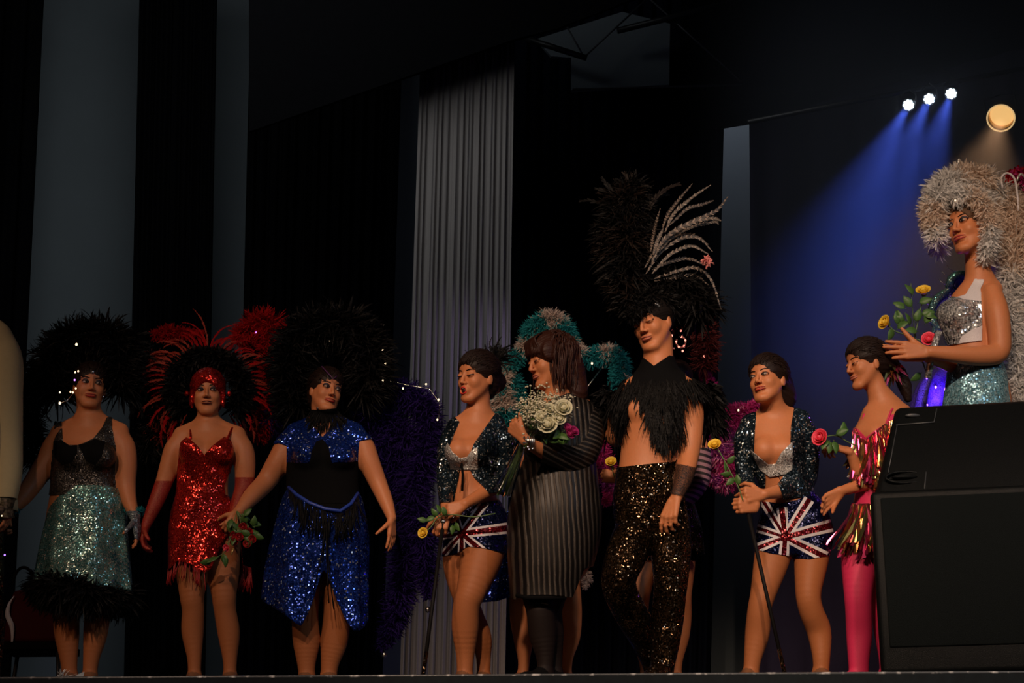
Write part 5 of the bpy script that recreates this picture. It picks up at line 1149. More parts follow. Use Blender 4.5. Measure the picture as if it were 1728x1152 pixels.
# ---------------------------------------------------------------- the man in black feathers
SKM = SKIN
p = Person('person bare-chested in a black feather cape, black sequinned trousers and towering feather headdress', 1100, .55)
p.trunk([(1112, 628, 22, .06, 0), (1114, 642, 50, .085, 0), (1112, 668, 60, .11, 0), (1105, 705, 56, .125, 0), (1099, 745, 50, .11, 0), (1095, 775, 49, .105, 0), (1094, 805, 52, .11, .0), (1096, 850, 58, .12, .01), (1100, 885, 56, .12, .02), (1102, 910, 40, .1, .02)])
p.traps((1066, 650), (1160, 652), (1112, 612))
p.blob(1082, 690, -.085, (.075, .04, .055)); p.blob(1122, 690, -.085, (.075, .04, .055))
p.head(1101, 545, -.02, -34, -14, 6, size=1.17, male=True, neck=((1110, 634, 0), 25))
p.limb([(1062, 662, 16, .0), (1052, 685, 20, .02), (1043, 715, 18, .06), (1040, 738, 16, .10), (1022, 722, 13, .18), (1005, 703, 9.5, .24)], 'armL', .03)
p.limb([(1158, 664, 18, 0), (1166, 690, 21, 0), (1167, 725, 19, 0), (1163, 765, 17, -.02), (1156, 800, 14.5, -.08), (1143, 835, 10.5, -.14)], 'armR', .03)
p.limb([(1078, 890, 34, .0), (1060, 930, 32, -.03), (1045, 970, 27, -.05), (1048, 1000, 25, -.02), (1068, 1040, 25, .08), (1092, 1085, 21, .2), (1103, 1120, 16, .26), (1106, 1150, 13, .28)], 'legL', .03)
p.limb([(1128, 890, 33, .0), (1132, 930, 31, -.02), (1132, 975, 26, -.05), (1130, 1005, 24, -.05), (1126, 1045, 24, -.02), (1122, 1090, 20, 0), (1118, 1125, 16, 0), (1116, 1150, 14, 0)], 'legR', .03)
p.foot(1106, -10, r=13, dy=.28); p.foot(1116, -25, r=14)
p.hand(p.P(1005, 703, .24), (-.9, .1, .4), (0, .9, 0), (0, 0, 1), .3)
p.hand(p.P(1140, 840, -.145), (-.38, -.15, -1), (.6, .9, 0), (-1, 0, 0), (.35, .5, .6, .7), sc=1.12, thumb=(.85, .4, .25), tc=.35)
p.finish(None, BLACKC); p.face(makeup=.3, lip=LIPN, closed=True, brow=1.1, browc=plain('brow_brown', (.07, .035, .02), .6))
p.shell('trousers', KSEQ, [(960, 800), (1045, 789), (1090, 784), (1143, 778), (1230, 776), (1230, 1200), (960, 1200)], {'torso', 'legL', 'legR', 'foot'}, .010, .005)
p.hair(plain('hair_cropped', (.012, .009, .008), .7, bump=.6, scale=300, spec=.1), cut=(0, .088, -.040, .064, .06, .086), low=.015)
p.shell('net_cuff', BLKNET, [(1125, 779), (1180, 790), (1176, 842), (1120, 830)], {'armR', 'hand'}, .004, .001)
for a, b_ in (((1141, 781), (1172, 787)), ((1131, 830), (1158, 838))): pass
CP = 'feather_cape'
p.shell('collar', BLACKC, [(1075, 622), (1088, 604), (1104, 618), (1128, 600), (1150, 606), (1160, 660), (1060, 660)], {'neck', 'torso'}, .008)
p.coat(CP, BLACKF, [(1036, 640), (1190, 640), (1190, 654), (1150, 668), (1100, 672), (1056, 668), (1035, 680)], {'torso', 'armL', 'armR'}, 640, .10, .017, 3, out=.45)
p.coat(CP, BLACKF, [(1030, 665), (1070, 655), (1062, 690), (1052, 722), (1042, 722)], {'torso', 'armL'}, 320, .13, .016, 4, out=.25)
p.coat(CP, BLACKF, [(1084, 655), (1150, 650), (1150, 715), (1136, 738), (1116, 735), (1104, 720), (1092, 690)], {'torso'}, 620, .12, .016, 5, out=.22, lean=-.05)
p.coat(CP, BLACKF, [(1165, 640), (1195, 640), (1196, 662), (1182, 664), (1165, 655)], {'torso', 'armR'}, 150, .10, .016, 6, out=.6, lean=.35)
p.boa(CP, [BLACKF], [(1030, 660, .12), (1026, 690, .12), (1040, 720, .12)], .05, 500, .09, 4, width=.009, droop=1); p.boa(CP, [BLACKF], [(1190, 650, .12), (1198, 690, .12), (1196, 720, .12)], .05, 900, .09, 5, width=.009, droop=1.2)
# headdress: a tall black plume mass with barred pheasant feathers
DKF = plain('brownblack_feather', (.013, .008, .006), .6, var=.6, spec=.15); BARL = plain('barred_pale', (.21, .155, .12), .5, var=.3); BARD = plain('barred_dark', (.012, .009, .008), .5)
H_ = p.boa('feather_headdress', [BLACKF, DKF], [(1070, 520, .08), (1062, 470, .10), (1058, 420, .10), (1056, 370, .10), (1062, 330, .10), (1076, 312, .10)], .12, 6000, .13, 9, width=.006, droop=.4, rs=[.6, .9, 1.05, 1.05, .95, .6])
p.boa('feather_headdress', [BLACKF], [(1095, 500, .10), (1130, 490, .12), (1165, 500, .12), (1185, 530, .12)], .10, 2600, .12, 10, width=.006, droop=.6)
p.boa('headdress_fringe', [BLACKF], [(1062, 536, -.13), (1078, 520, -.14), (1098, 512, -.12), (1118, 512, -.08)], .022, 520, .045, 11, width=.004, droop=.6, rs=[.9, 1, .8, .5])
for k, pts in enumerate((((1118, 384), (1128, 360), (1146, 336), (1168, 310)), ((1122, 392), (1136, 362), (1164, 336), (1199, 312)), ((1098, 424), (1102, 400), (1106, 380), (1114, 352)), ((1102, 430), (1108, 410), (1114, 396), (1120, 384)),
        ((1100, 440), (1122, 402), (1160, 378), (1200, 368), (1216, 372)), ((1112, 424), (1135, 398), (1172, 372), (1208, 356), (1228, 332)), ((1088, 452), (1110, 416), (1140, 398), (1170, 396), (1195, 412)),
        ((1090, 462), (1115, 425), (1150, 402), (1180, 402), (1202, 424)), ((1100, 462), (1130, 430), (1165, 415), (1195, 428)), ((1104, 470), (1140, 458), (1175, 452), (1200, 472), (1217, 522)), ((1104, 474), (1140, 468), (1172, 464), (1195, 480)),
        ((1100, 455), (1130, 442), (1160, 436), (1188, 446)), ((1130, 380), (1160, 352), (1185, 345), (1204, 338)), ((1140, 395), (1176, 380), (1205, 374), (1212, 378)))):
    rr = random.Random(k); mb = MB(); dy0 = -.10+.012*k; e = rr.uniform(-.05, .15)
    feather(mb, p.P(*pts[0], dy0), (1, 0, 1), (.1, -1, .1), .3, .019 if k not in (4, 5) else .024, .1, 48, 0, rr, barbang=.75, tipw=.25, m2=1, path=[p.P(x, y, dy0+e*i/(len(pts)-1)) for i, (x, y) in enumerate(pts)])
    mb.build('barred_feather', [BARL, BARD], H_, smooth=False)
for k, a in enumerate(np.linspace(68, 118, 18)):
    a_ = R(a); rr = random.Random(k+7); mb = MB(); feather(mb, p.P(1070+30*math.cos(a_), 400-10*math.sin(a_), .05), (math.cos(a_)*.8, rr.uniform(-.2, .3), math.sin(a_)), (0, -1, 0), .33*rr.uniform(.7, 1.05), .035, .3, 14, 0, rr, barbang=.6, tipw=.7, saber=rr.uniform(-1.4, 1.4)); mb.build('headdress_feather', DKF if k % 2 else BLACKF, H_, smooth=False)
p.rods(SSEQ, [(1104, 512, -.125), (1114, 520, -.10), (1122, 530, -.07), (1126, 545, -.03)], .011, 'headband')
p.boa('headdress_fringe', [BLACKF], [(1075, 515, -.10), (1100, 500, -.08), (1128, 510, -.02), (1134, 530, .04)], .04, 900, .06, 12, width=.005, droop=.5)
p.boa('pink_tuft', [plain('salmon_fluff', (.65, .22, .20), .7)], [(1190, 436, -.02), (1197, 444, -.02)], .016, 160, .024, 4); p.boa('red_tuft', [REDF], [(1190, 510, .1), (1194, 500, .1)], .012, 110, .03, 4)
# ---------------------------------------------------------------- dancer leaning on a cane
p = Person('person leaning on a black cane, navy sequinned jacket and flag shorts, near the loudspeaker', 1330, .75)
p.trunk([(1310, 694, 20, .055, 0), (1310, 706, 42, .07, 0), (1310, 728, 50, .095, 0), (1311, 766, 46, .115, -.01), (1317, 798, 41, .105, 0), (1328, 828, 42, .10, .02), (1338, 856, 52, .115, .04), (1342, 888, 60, .125, .05), (1341, 918, 56, .115, .05), (1340, 938, 42, .09, .05)])
p.traps((1266, 712), (1352, 704), (1308, 692))
for x in (1290, 1324): p.blob(x, 760, -.095, (.060, .056, .062))
p.head(1296, 634, -.06, -38, 6, 4, size=1.08, neck=((1306, 702, 0), 20), smile=.85)
p.limb([(1266, 718, 13, 0), (1257, 740, 15.5, .0), (1256, 778, 14.5, .0), (1259, 812, 12.5, 0), (1266, 832, 10.5, -.12), (1275, 852, 8, -.20)], 'armL', .03)
p.limb([(1352, 712, 14, 0), (1362, 738, 17, 0), (1364, 778, 16, 0), (1358, 812, 15, .0), (1325, 826, 12.5, -.10), (1290, 834, 9, -.20)], 'armR', .03)
p.limb([(1310, 905, 31, .05), (1302, 945, 29, .02), (1288, 1000, 21, -.03), (1281, 1030, 19, -.03), (1278, 1068, 20, 0), (1270, 1112, 14, 0), (1266, 1148, 12, 0)], 'legL', .03)
p.limb([(1373, 905, 30, .05), (1369, 945, 28, .02), (1364, 1000, 21, -.03), (1369, 1030, 20, -.02), (1382, 1065, 20, .02), (1386, 1112, 14, 0), (1384, 1150, 12, 0)], 'legR', .03)
p.foot(1266, -30, r=11); p.foot(1384, 10, r=11)
p.hand(p.P(1277, 856, -.20), (-1, -.35, .05), (.1, 1, 0), (0, 0, 1), 1.25, sc=1.0, tc=.6)
p.hand(p.P(1288, 835, -.20), (-1, -.35, -.05), (.1, 1, 0), (0, 0, 1), 1.25, sc=1.02, tc=.6)
p.finish(); p.face(makeup=1.1, gaze=-.5)
p.shell('tights', TIGHTS, [(1230, 900), (1430, 900), (1430, 1200), (1230, 1200)], {'legL', 'legR', 'foot'}, .0015, .001)
p.shell('bolero', JSEQ, [[(1236, 720), (1262, 696), (1276, 697), (1273, 763), (1282, 784), (1293, 805), (1292, 822), (1242, 822)], [(1340, 686), (1385, 690), (1385, 835), (1322, 842), (1313, 818), (1327, 794), (1333, 758), (1334, 721)]], {'torso', 'armL', 'armR'}, .006)
p.shell('crystal_bra', CRYS, [(1268, 758), (1282, 770), (1296, 782), (1308, 782), (1318, 764), (1336, 746), (1336, 792), (1324, 800), (1300, 804), (1284, 792)], {'torso'}, .008, side=lambda V: V[:, 1] < .73)
FR = [((1319, 856), 9, 5), ((1366, 842), 9.5, 4.2), ((1404, 886), 11, 5.5), ((1394, 940), 10, 4.5), ((1322, 945), 9.5, 4.5), ((1274, 926), 8.5, 3.6), ((1276, 890), 7.5, 3), ((1286, 842), 7.5, 3)]
p.shell('flag_shorts', [NFSEQ, WHT, RFSEQ], [(1270, 842), (1290, 846), (1318, 849), (1345, 843), (1370, 832), (1420, 832), (1420, 932), (1400, 936), (1366, 944), (1338, 941), (1334, 938), (1300, 934), (1270, 925)], {'torso', 'legL', 'legR'}, .006, decals=flag((1325, 906), FR))
p.rods(BLACKC, [(1314, 804, -.15), (1322, 820, -.17), (1327, 850, -.12), (1326, 890, -.13)], .002, 'tie_end'); p.rods(BLACKC, [(1312, 804, -.15), (1305, 800, -.15), (1312, 797, -.16), (1320, 803, -.15)], .002, 'tie_bow')
p.hair(HAIRD, lambda H, L: (H.ell(L(.02, -.10, -.045), (.062, .058, .078), None, .03), H.ell(L(0, -.12, .02), (.06, .05, .06), None, .03)), cut=(0, .095, -.048, .060, .07, .100))
p.comb(HAIRD, 240, wave=.003)
cane(p.P(1258, 846, -.205), p.P(1328, 1150, -.24)*[1, 1, 0]+[0, 0, .003], 'black cane under both hands of the dancer leaning forward')
h = p.P(1206, 750, -.24); rose('yellow_rose', h, (-.3, -.9, .6), YEL, [p.P(1214, 762, -.24), p.P(1232, 795, -.24), p.P(1246, 822, -.24), p.P(1254, 845, -.24)], 'yellow rose held upright above the cane of the leaning dancer', BODYROSE, .026, 0, 5)
rt = bpy.data.objects['yellow_rose.002'] if 'yellow_rose.002' in bpy.data.objects else bpy.data.objects['yellow_rose']; rr = random.Random(2)
for x, y, d in ((1222, 778, (.2, -.4, -1)), (1226, 784, (.3, -.3, .3)), (1236, 800, (-1, -.4, -.1)), (1240, 806, (-.7, -.4, -.6)), (1248, 820, (-.3, -.3, 1))): leaf(rt, p.P(x, y, -.24), rr, .05, d)
# ---------------------------------------------------------------- dancer in pink
p = Person('person in a hot pink catsuit with foil fringes, dark ponytail, holding a pink rose', 1465, .80)
p.trunk([(1494, 678, 19, .055, 0), (1496, 692, 36, .08, 0), (1486, 722, 42, .12, 0), (1478, 755, 38, .13, 0), (1474, 795, 30, .12, 0), (1474, 835, 31, .12, 0), (1474, 870, 38, .14, 0), (1472, 905, 42, .15, 0), (1470, 930, 36, .11, 0)])
p.traps((1470, 694), (1528, 696), (1492, 672))
p.blob(1463, 735, -.03, (.065, .075, .062)); p.blob(1480, 735, -.09, (.06, .065, .060))
p.head(1463, 616, -.02, -72, -6, 0, size=1.05, neck=((1492, 688, 0), 18), smile=.8)
p.limb([(1472, 702, 13, .1), (1466, 730, 14, .12), (1462, 770, 13, .08), (1458, 790, 12, .0), (1450, 800, 11, -.10), (1440, 775, 9, -.14), (1432, 762, 7.5, -.16)], 'armL', .02)
p.limb([(1526, 704, 14, -.1), (1534, 730, 15, -.12), (1530, 770, 14, -.10), (1505, 795, 13, -.10), (1470, 812, 12, -.10), (1440, 822, 10, -.12), (1420, 828, 8, -.14)], 'armR', .02)
p.limb([(1455, 905, 31, -.04), (1450, 950, 28, -.04), (1448, 1000, 22, -.07), (1449, 1030, 20.5, -.06), (1450, 1068, 20, -.03), (1449, 1112, 16, -.03), (1450, 1150, 14, -.03)], 'legL', .03)
p.limb([(1485, 905, 28, .06), (1490, 950, 25, .06), (1492, 1010, 19, .03), (1493, 1060, 17, .05), (1495, 1112, 10, .05), (1496, 1150, 9, .05)], 'legR', .03)
p.foot(1450, -60, r=10, dy=-.03); p.foot(1496, -50, r=10, dy=.05)
p.hand(p.P(1436, 762, -.16), (-1, -.1, .28), (.1, .5, -.8), (0, -.5, 1), (.55, .75, .9, 1.0), sc=.98, tc=.5)
p.hand(p.P(1420, 828, -.14), (-1, -.15, -.72), (.35, -1, -.3), (.6, 0, -1), (.25, .32, .38, .45), sc=1.02, spread=.03, thumb=(.95, .35, .2))
p.finish(None, None); p.face(makeup=.7, lip=LIPN, closed=True)
p.shell('catsuit', PINKC, [[(1446, 768), (1446, 722), (1462, 738), (1480, 724), (1496, 716), (1503, 700), (1540, 700), (1540, 1200), (1400, 1200), (1400, 860), (1444, 850)]], {'torso', 'legL', 'legR', 'foot'}, .005)
p.rods(PINKC, [(1494, 718, -.13), (1504, 692, -.10), (1514, 682, -.03), (1520, 680, .02)], .005, 'shoulder_strap'); p.rods(PINKC, [(1452, 722, -.05), (1458, 700, -.04), (1466, 686, .02)], .005, 'shoulder_strap')
p.strands('foil_fringe', FOIL, [(1442, 722, -.08), (1450, 738, -.13), (1462, 742, -.16), (1478, 728, -.18), (1500, 712, -.17), (1515, 706, -.14)], 190, .20, seed=5, flat=True, w=.016, mats=4, jit=.012)
p.strands('foil_fringe', FOIL, [(1440, 725, -.06), (1444, 745, -.10), (1452, 765, -.13), (1470, 770, -.16), (1490, 760, -.17)], 110, .15, seed=8, flat=True, w=.016, mats=4, jit=.012)
p.strands('foil_skirt', FOIL, [(1438, 850, -.05), (1446, 850, -.13), (1462, 850, -.17), (1485, 850, -.18), (1505, 850, -.14)], 170, .24, seed=6, flat=True, w=.018, mats=4, jit=.03)
p.strands('ribbon', WHT, [(1446, 776, -.10), (1449, 776, -.10)], 3, .08, seed=6, flat=True, w=.014, jit=.02)
p.hair(HAIRD, lambda H, L: (H.ell(L(0, -.105, .0), (.05, .055, .06), p.hf, .03), H.limb([(L(0, -.13, 0), .030), (L(0, -.165, -.04), .034), (L(0, -.185, -.11), .034), (L(0, -.19, -.17), .020)], .03)), cut=(0, .095, -.050, .060, .075, .100), low=.01)
p.comb(HAIRD, 260)
c_ = p.L(0, -.125, -.005); mb = MB(); rr = random.Random(6)
for k in range(34):
    d = nrm([rr.gauss(.3, .5), rr.gauss(-.5, .5), rr.gauss(-1, .5)]); s_ = nrm(np.cross(d, [0, 1, 0]))*.008; l = rr.uniform(.06, .15); mb.add([c_-s_, c_+s_, c_+d*l*.6+s_+[0, -.02, 0], c_+d*l*.6-s_+[0, -.02, 0], c_+d*l], [(0, 1, 2, 3), (3, 2, 4)], rr.randrange(4))
mb.build('foil_hair_tie', FOIL, p.root, smooth=False)
mb = MB()
for k in range(5): d = nrm([rr.gauss(.7, .3), rr.gauss(-.3, .3), -1]); feather(mb, c_, d, (0, -1, 0), rr.uniform(.1, .17), .012, .8, 10, 0, rr, barbang=.4)
mb.build('hair_feather', CREAMF, p.root, smooth=False)
h = p.P(1384, 738, -.22); rose('pink_rose', h, (-.7, -.9, .15), PINKP, [p.P(1396, 736, -.22), p.P(1412, 735, -.21), p.P(1430, 745, -.2), p.P(1445, 752, -.18)], 'pink rose held out by the dancer in pink', None, .034, 0, 6)
rt = bpy.data.objects['pink_rose']
for x, y, d in ((1420, 736, (.3, -.3, 1)), (1424, 737, (.1, -.2, 1.2)), (1400, 742, (-.1, -.4, -1)), (1406, 742, (.2, -.4, -1)), (1398, 740, (-.5, -.4, -.6)), (1408, 734, (.8, -.4, .3))): leaf(rt, p.P(x, y, -.215), random.Random(x), .062, d)
# ---------------------------------------------------------------- the clapping dancer in white feathers
RZ = .62
b = MB(); xx = at(1538, 900, .8)[0]+.62; b.box((xx, 1.12, RZ/2), (1.24, .82, RZ)); b.build('stage_riser', BLACKC, label='black riser block behind the loudspeaker', cat='riser', smooth=False)
p = Person('person clapping in a white feather headdress, silver sequinned bra top and aqua skirt', 1655, .95, z=RZ)
p.trunk([(1655, 470, 20, .055, 0), (1652, 486, 36, .075, 0), (1640, 512, 42, .115, 0), (1632, 545, 42, .13, 0), (1638, 580, 38, .12, 0), (1645, 610, 41, .125, 0), (1650, 645, 50, .14, 0), (1650, 690, 56, .15, 0), (1650, 730, 52, .14, 0), (1650, 755, 40, .1, 0)])
p.traps((1636, 488), (1676, 486), (1655, 466))
p.blob(1606, 530, -.03, (.07, .08, .065)); p.blob(1620, 530, -.09, (.07, .07, .065))
p.head(1637, 377, -.04, -52, 2, 6, size=1.31, neck=((1652, 478, 0), 20), smile=.7)
p.limb([(1674, 494, 17, -.1), (1682, 525, 20, -.13), (1687, 565, 19, -.14), (1684, 594, 18, -.15), (1655, 600, 17, -.18), (1615, 598, 14.5, -.22), (1570, 594, 10.5, -.25)], 'armR', .025)
p.limb([(1640, 494, 15, .08), (1640, 540, 16, .1), (1640, 590, 16, .08), (1620, 615, 15, .0), (1590, 610, 12, -.1), (1566, 602, 10, -.17)], 'armL', .02)
p.limb([(1635, 740, 36, -.03), (1632, 840, 28, -.03), (1632, 900, 24, -.03), (1632, 935, 22, 0)], 'legL', .03); p.limb([(1668, 740, 36, .05), (1670, 840, 28, .05), (1670, 900, 24, .05), (1670, 935, 22, .05)], 'legR', .03)
for x, dy in ((1632, 0), (1670, .05)):
    a = p.P(x, 935, dy); a2 = np.array([a[0], a[1], RZ+.07]); p.S.cone(a, a2, .06, .035, .02, 'legL'); p.S.cone(a2, [a2[0]-.02, a2[1]-.02, RZ+.03], .035, .028, .02, 'foot'); p.S.cone([a2[0]-.02, a2[1], RZ+.03], [a2[0]-.15, a2[1]-.06, RZ+.022], .030, .018, .02, 'foot')
p.hand(p.P(1564, 594, -.25), (-1, -.12, .06), (.05, 1, -.1), (.1, 0, 1), (.04, .10, .16, .2), sc=1.25, spread=.045, thumb=(.75, .7, .1), tc=-.1)
p.hand(p.P(1560, 600, -.19), (-1, -.10, .14), (0, -1, .1), (.1, 0, 1), (.04, .08, .12, .2), sc=1.25, spread=.05, thumb=(.7, .8, .0), tc=-.1)
p.finish(None, None); p.face(makeup=1.3, lip=plain('lip_dusky', (.42, .05, .05), .35))
DISC = SSEQ
p.shell('bra_top', [WHT, CRYSD := sequin('silver_discs', (.35, .37, .40), (.90, .90, .88), .0105, .45, .2, .5)[0]], [(1560, 508), (1590, 500), (1616, 503), (1630, 498), (1642, 478), (1650, 458), (1662, 460), (1656, 500), (1656, 575), (1560, 588)], {'torso'}, .008,
        decals=[([(1550, 560), (1560, 500), (1600, 496), (1628, 505), (1660, 508), (1660, 548), (1640, 556), (1622, 568), (1612, 592), (1550, 592)], 1)])
p.loft('skirt', AQSEQ, [(1646, 614, 46, .14, 0, 0), (1648, 640, 51, .155, 0, .2), (1648, 690, 58, .17, 0, .6), (1648, 780, 66, .19, 0, 1)], folds=6, amp=.03, seed=1)
p.hair(plain('hair_fair', (.10, .05, .025), .6, bump=.5, scale=150, spec=.2), cut=(0, .092, -.045, .060, .07, .094))
W2 = fuzzy('white_fluff_warm', (.82, .70, .60), .12)
H_ = p.boa('feather_headdress', [WHITF, W2], [(1582, 408, -.04), (1576, 380, -.04), (1578, 345, -.06), (1590, 318, -.06), (1612, 304, -.04), (1640, 300, 0), (1665, 305, .03)], .040, 5200, .075, 41, width=.0052, rs=[.8, .9, 1.1, 1.2, 1.2, 1.2, 1.2])
p.boa('feather_headdress', [WHITF, W2], [(1604, 328, -.08), (1630, 322, -.04), (1655, 330, .02), (1668, 360, .04), (1672, 400, .06), (1660, 440, .06)], .045, 4600, .075, 42, width=.0052)
p.boa('feather_headdress', [WHITF, W2], [(1588, 420, .02), (1580, 400, .04), (1572, 370, .06)], .04, 1400, .06, 45, width=.0052)
p.boa('feather_headdress', [WHITF, W2], [(1604, 336, -.13), (1622, 328, -.15), (1645, 332, -.17), (1662, 352, -.17), (1670, 385, -.15), (1668, 415, -.12), (1660, 440, -.06)], .032, 3000, .055, 47, width=.0052)
p.boa('feather_boa', [WHITF, W2], [(1650, 320, .14), (1690, 330, .12), (1712, 370, .10), (1716, 420, .08), (1706, 470, .06), (1704, 530, .04), (1712, 600, .02), (1722, 660, .02), (1728, 740, .02)], .085, 10500, .090, 43, width=.0052, rs=[.8, 1, 1.1, 1.1, .9, .85, .8, .8, .8])
p.boa('feather_boa', [W2, WHITF], [(1730, 330, .2), (1748, 400, .18), (1750, 480, .16), (1748, 560, .14), (1755, 640, .12), (1755, 720, .12)], .10, 6000, .095, 44, width=.0052)
p.boa('red_flower', [REDF, PINKF], [(1700, 300, .12), (1722, 296, .12), (1726, 312, .12)], .028, 420, .045, 46, width=.013, rs=[.8, 1.1, 1])
def loopw(n_, pts, m=CRYS, r=.006): p.rods(m, spline([(x, y, d) for x, y, d in pts], 24), r, n_)
loopw('wire_loop', [(1692, 318, .0), (1690, 300, .0), (1700, 292, .0), (1712, 302, .0), (1717, 330, .0), (1719, 356, .0)], WHT, .006); loopw('wire_loop', [(1661, 300, .0), (1663, 284, .0), (1668, 279, .0), (1672, 290, .0), (1672, 304, .0)]); loopw('wire_loop', [(1716, 305, .04), (1722, 294, .04), (1730, 300, .04), (1734, 316, .04)]); loopw('wire_loop', [(1614, 290, .0), (1618, 270, .0), (1622, 276, .0)])
p.rods(CRYSD, [(1584, 560, -.15), (1576, 585, -.17), (1570, 612, -.16), (1566, 638, -.14)], .017, 'sequin_tail')
p.bead(SSEQ, 1616, 334, -.16, .010, 'forehead_jewel'); p.bead(BEADW, 1612, 338, -.19, .004)
# roses held between her hands
for i, (hx, hy, dr, m_, r_, nm, lb) in enumerate(((1558, 490, (-.3, -.9, .8), YEL, .031, 'yellow_rose', 'yellow rose above the clapping hands, the topmost of her bunch'), (1493, 544, (-1, -.7, .3), YEL, .031, 'yellow_rose', 'yellow rose pointing away from the clapping hands, beside green leaves'), (1567, 572, (-.3, -1, .2), PINKP, .030, 'pink_rose', 'pink rose tucked behind the clapping hands'))):
    h = p.P(hx, hy, -.14); rose(nm, h, dr, m_, [p.P((hx*2+1545)/3, (hy*2+575)/3+4, -.13), p.P(1545, 575, -.12), p.P(1562, 625, -.10)], lb, None, r_, 0, 60+i)
rt = [o for o in bpy.data.objects if o.name.startswith('yellow_rose')][-1]; rr = random.Random(12)
for k, (x, y, d) in enumerate(((1548, 512, (.7, -.4, .2)), (1540, 520, (-.6, -.3, .8)), (1552, 530, (1, -.3, .1)), (1556, 532, (1, -.5, -.2)), (1530, 545, (-1, -.3, .4)), (1522, 548, (-.4, -.4, 1)), (1514, 550, (0, -.4, 1)), (1512, 556, (.7, -.4, .5)), (1506, 552, (-.3, -.3, -1)), (1542, 500, (-.5, -.2, 1)), (1530, 522, (-1, -.2, .6)), (1544, 545, (.4, -.4, 1)), (1536, 552, (-.2, -.5, 1)), (1560, 548, (.5, -.5, 1)), (1556, 628, (-.8, -.3, -.7)), (1550, 560, (-.9, -.5, .1)))): leaf(rt, p.P(x, y, -.135), rr, .066, d)
b = MB(); b.tube([p.P(1545, 580, -.12), p.P(1538, 500, -.12), p.P(1537, 478, -.12)], .002, 0, 5); b.build('stem', STEMG, rt)
# ---------------------------------------------------------------- dancer behind her with sequinned butterfly wings
p = Person('person hidden behind the clapping dancer, with turquoise-edged butterfly wings and violet-lit tulle', 1625, 1.75)
s_ = at(1625, 700, 1.75)
p.trunk([(1640, 560, 18, .055, 0), (1640, 572, 34, .065, 0), (1640, 600, 40, .1, 0), (1640, 650, 34, .1, 0), (1640, 700, 40, .11, 0), (1640, 780, 48, .12, 0), (1640, 800, 38, .1, 0)])
p.traps((1612, 574), (1668, 574), (1640, 552)); p.head(1652, 505, 0, -30, 0, 0, size=.95, neck=((1641, 566, 0), 15))
p.limb([(1610, 580, 13, 0), (1606, 640, 13, 0), (1608, 700, 8, 0)], 'armL'); p.limb([(1670, 580, 13, 0), (1676, 640, 13, 0), (1676, 700, 8, 0)], 'armR')
p.limb([(1622, 790, 28, 0), (1620, 960, 18, 0), (1620, 1150, 9, 0)], 'legL'); p.limb([(1660, 790, 28, 0), (1662, 960, 18, 0), (1662, 1150, 9, 0)], 'legR'); p.foot(1620, 0); p.foot(1662, 0)
p.hand(p.P(1608, 700, 0), (0, 0, -1), (1, 0, 0), (0, -1, 0), .4); p.hand(p.P(1676, 700, 0), (0, 0, -1), (-1, 0, 0), (0, -1, 0), .4)
p.finish(.007); p.face(); p.hair(HAIRD)
TUL = sheer('violet_tulle', (.06, .03, .35), .16, .006); NVM = plain('indigo_membrane', (.04, .03, .34), .5)
p.shell('leotard', NVM, [(1590, 582), (1690, 582), (1690, 860), (1590, 860)], {'torso', 'legL', 'legR'}, .006)
for k, pts in enumerate((((1640, 470), (1628, 464), (1614, 464), (1604, 474), (1603, 490), (1612, 502), (1630, 500)), ((1612, 490), (1596, 494), (1580, 506), (1573, 522), (1576, 542), (1590, 556), (1606, 548)), ((1590, 548), (1578, 552), (1576, 562)))):
    sp = spline([p.P(x, y, .05) for x, y in pts], 26); b = MB(); b.tube(sp, .024 if k < 2 else .012, 0, 8)
    wo = b.build('butterfly_wing', TSEQ, p.root)
    if k < 2:
        c_ = sp.mean(0)+[0, .01, 0]; b = MB(); b.add(np.vstack([sp, [c_]]), [(i, i+1, len(sp)) for i in range(len(sp)-1)]+[(len(sp)-1, 0, len(sp))]); b.build('wing_membrane', NVM, wo, solid=.004)
    pr = random.Random(k)
    for i in range(3): b = MB(); b.tube([sp[8+4*i], sp[8+4*i]+np.array([-.06, -.02, .05])], .002, 0, 5); b.build('wing_wire', SILVER, wo)
p.loft('tulle_skirt', TUL, [(1620, 618, 34, .14, 0, 0), (1608, 640, 52, .18, 0, .6), (1602, 690, 62, .22, 0, 1), (1600, 800, 72, .26, 0, 1.2)], folds=11, amp=.09, seed=4, solid=.001)
for x, y, e_ in ((1579, 653, .0065), (1564, 638, .004), (1565, 683, .004), (1600, 686, .004)): p.bead(BEADV, x, y, -.21, e_)
lamp('violet_led', 'POINT', tuple(p.P(1579, 655, -.26)), (0, 0, 0), 2.2, (.30, .08, 1), shadow_soft_size=.01)
DIMRED = plain('dim_red_feather', (.07, .010, .010), .6, var=.7, spec=.15)
# ---------------------------------------------------------------- dancer behind the man
p = Person('person mostly hidden behind the bare-chested man, striped glove, pink feather wings and jewelled headpiece', 1125, 1.45)
p.trunk([(1135, 700, 18, .055, 0), (1135, 712, 36, .065, 0), (1133, 738, 44, .09, 0), (1130, 780, 38, .11, 0), (1128, 820, 36, .10, 0), (1125, 865, 46, .12, 0), (1122, 900, 50, .125, 0), (1122, 928, 38, .1, 0)])
p.traps((1105, 716), (1168, 716), (1135, 692))
p.head(1142, 640, 0, -10, 0, 0, neck=((1136, 706, 0), 16))
p.limb([(1168, 722, 14, 0), (1180, 748, 15, 0), (1184, 780, 14.5, 0), (1182, 812, 13, -.03), (1166, 838, 10, -.12), (1148, 848, 7, -.18)], 'armR', .02)
p.limb([(1104, 722, 14, 0), (1085, 755, 14, .0), (1068, 790, 12, -.04), (1050, 806, 9, -.12)], 'armL', .02)
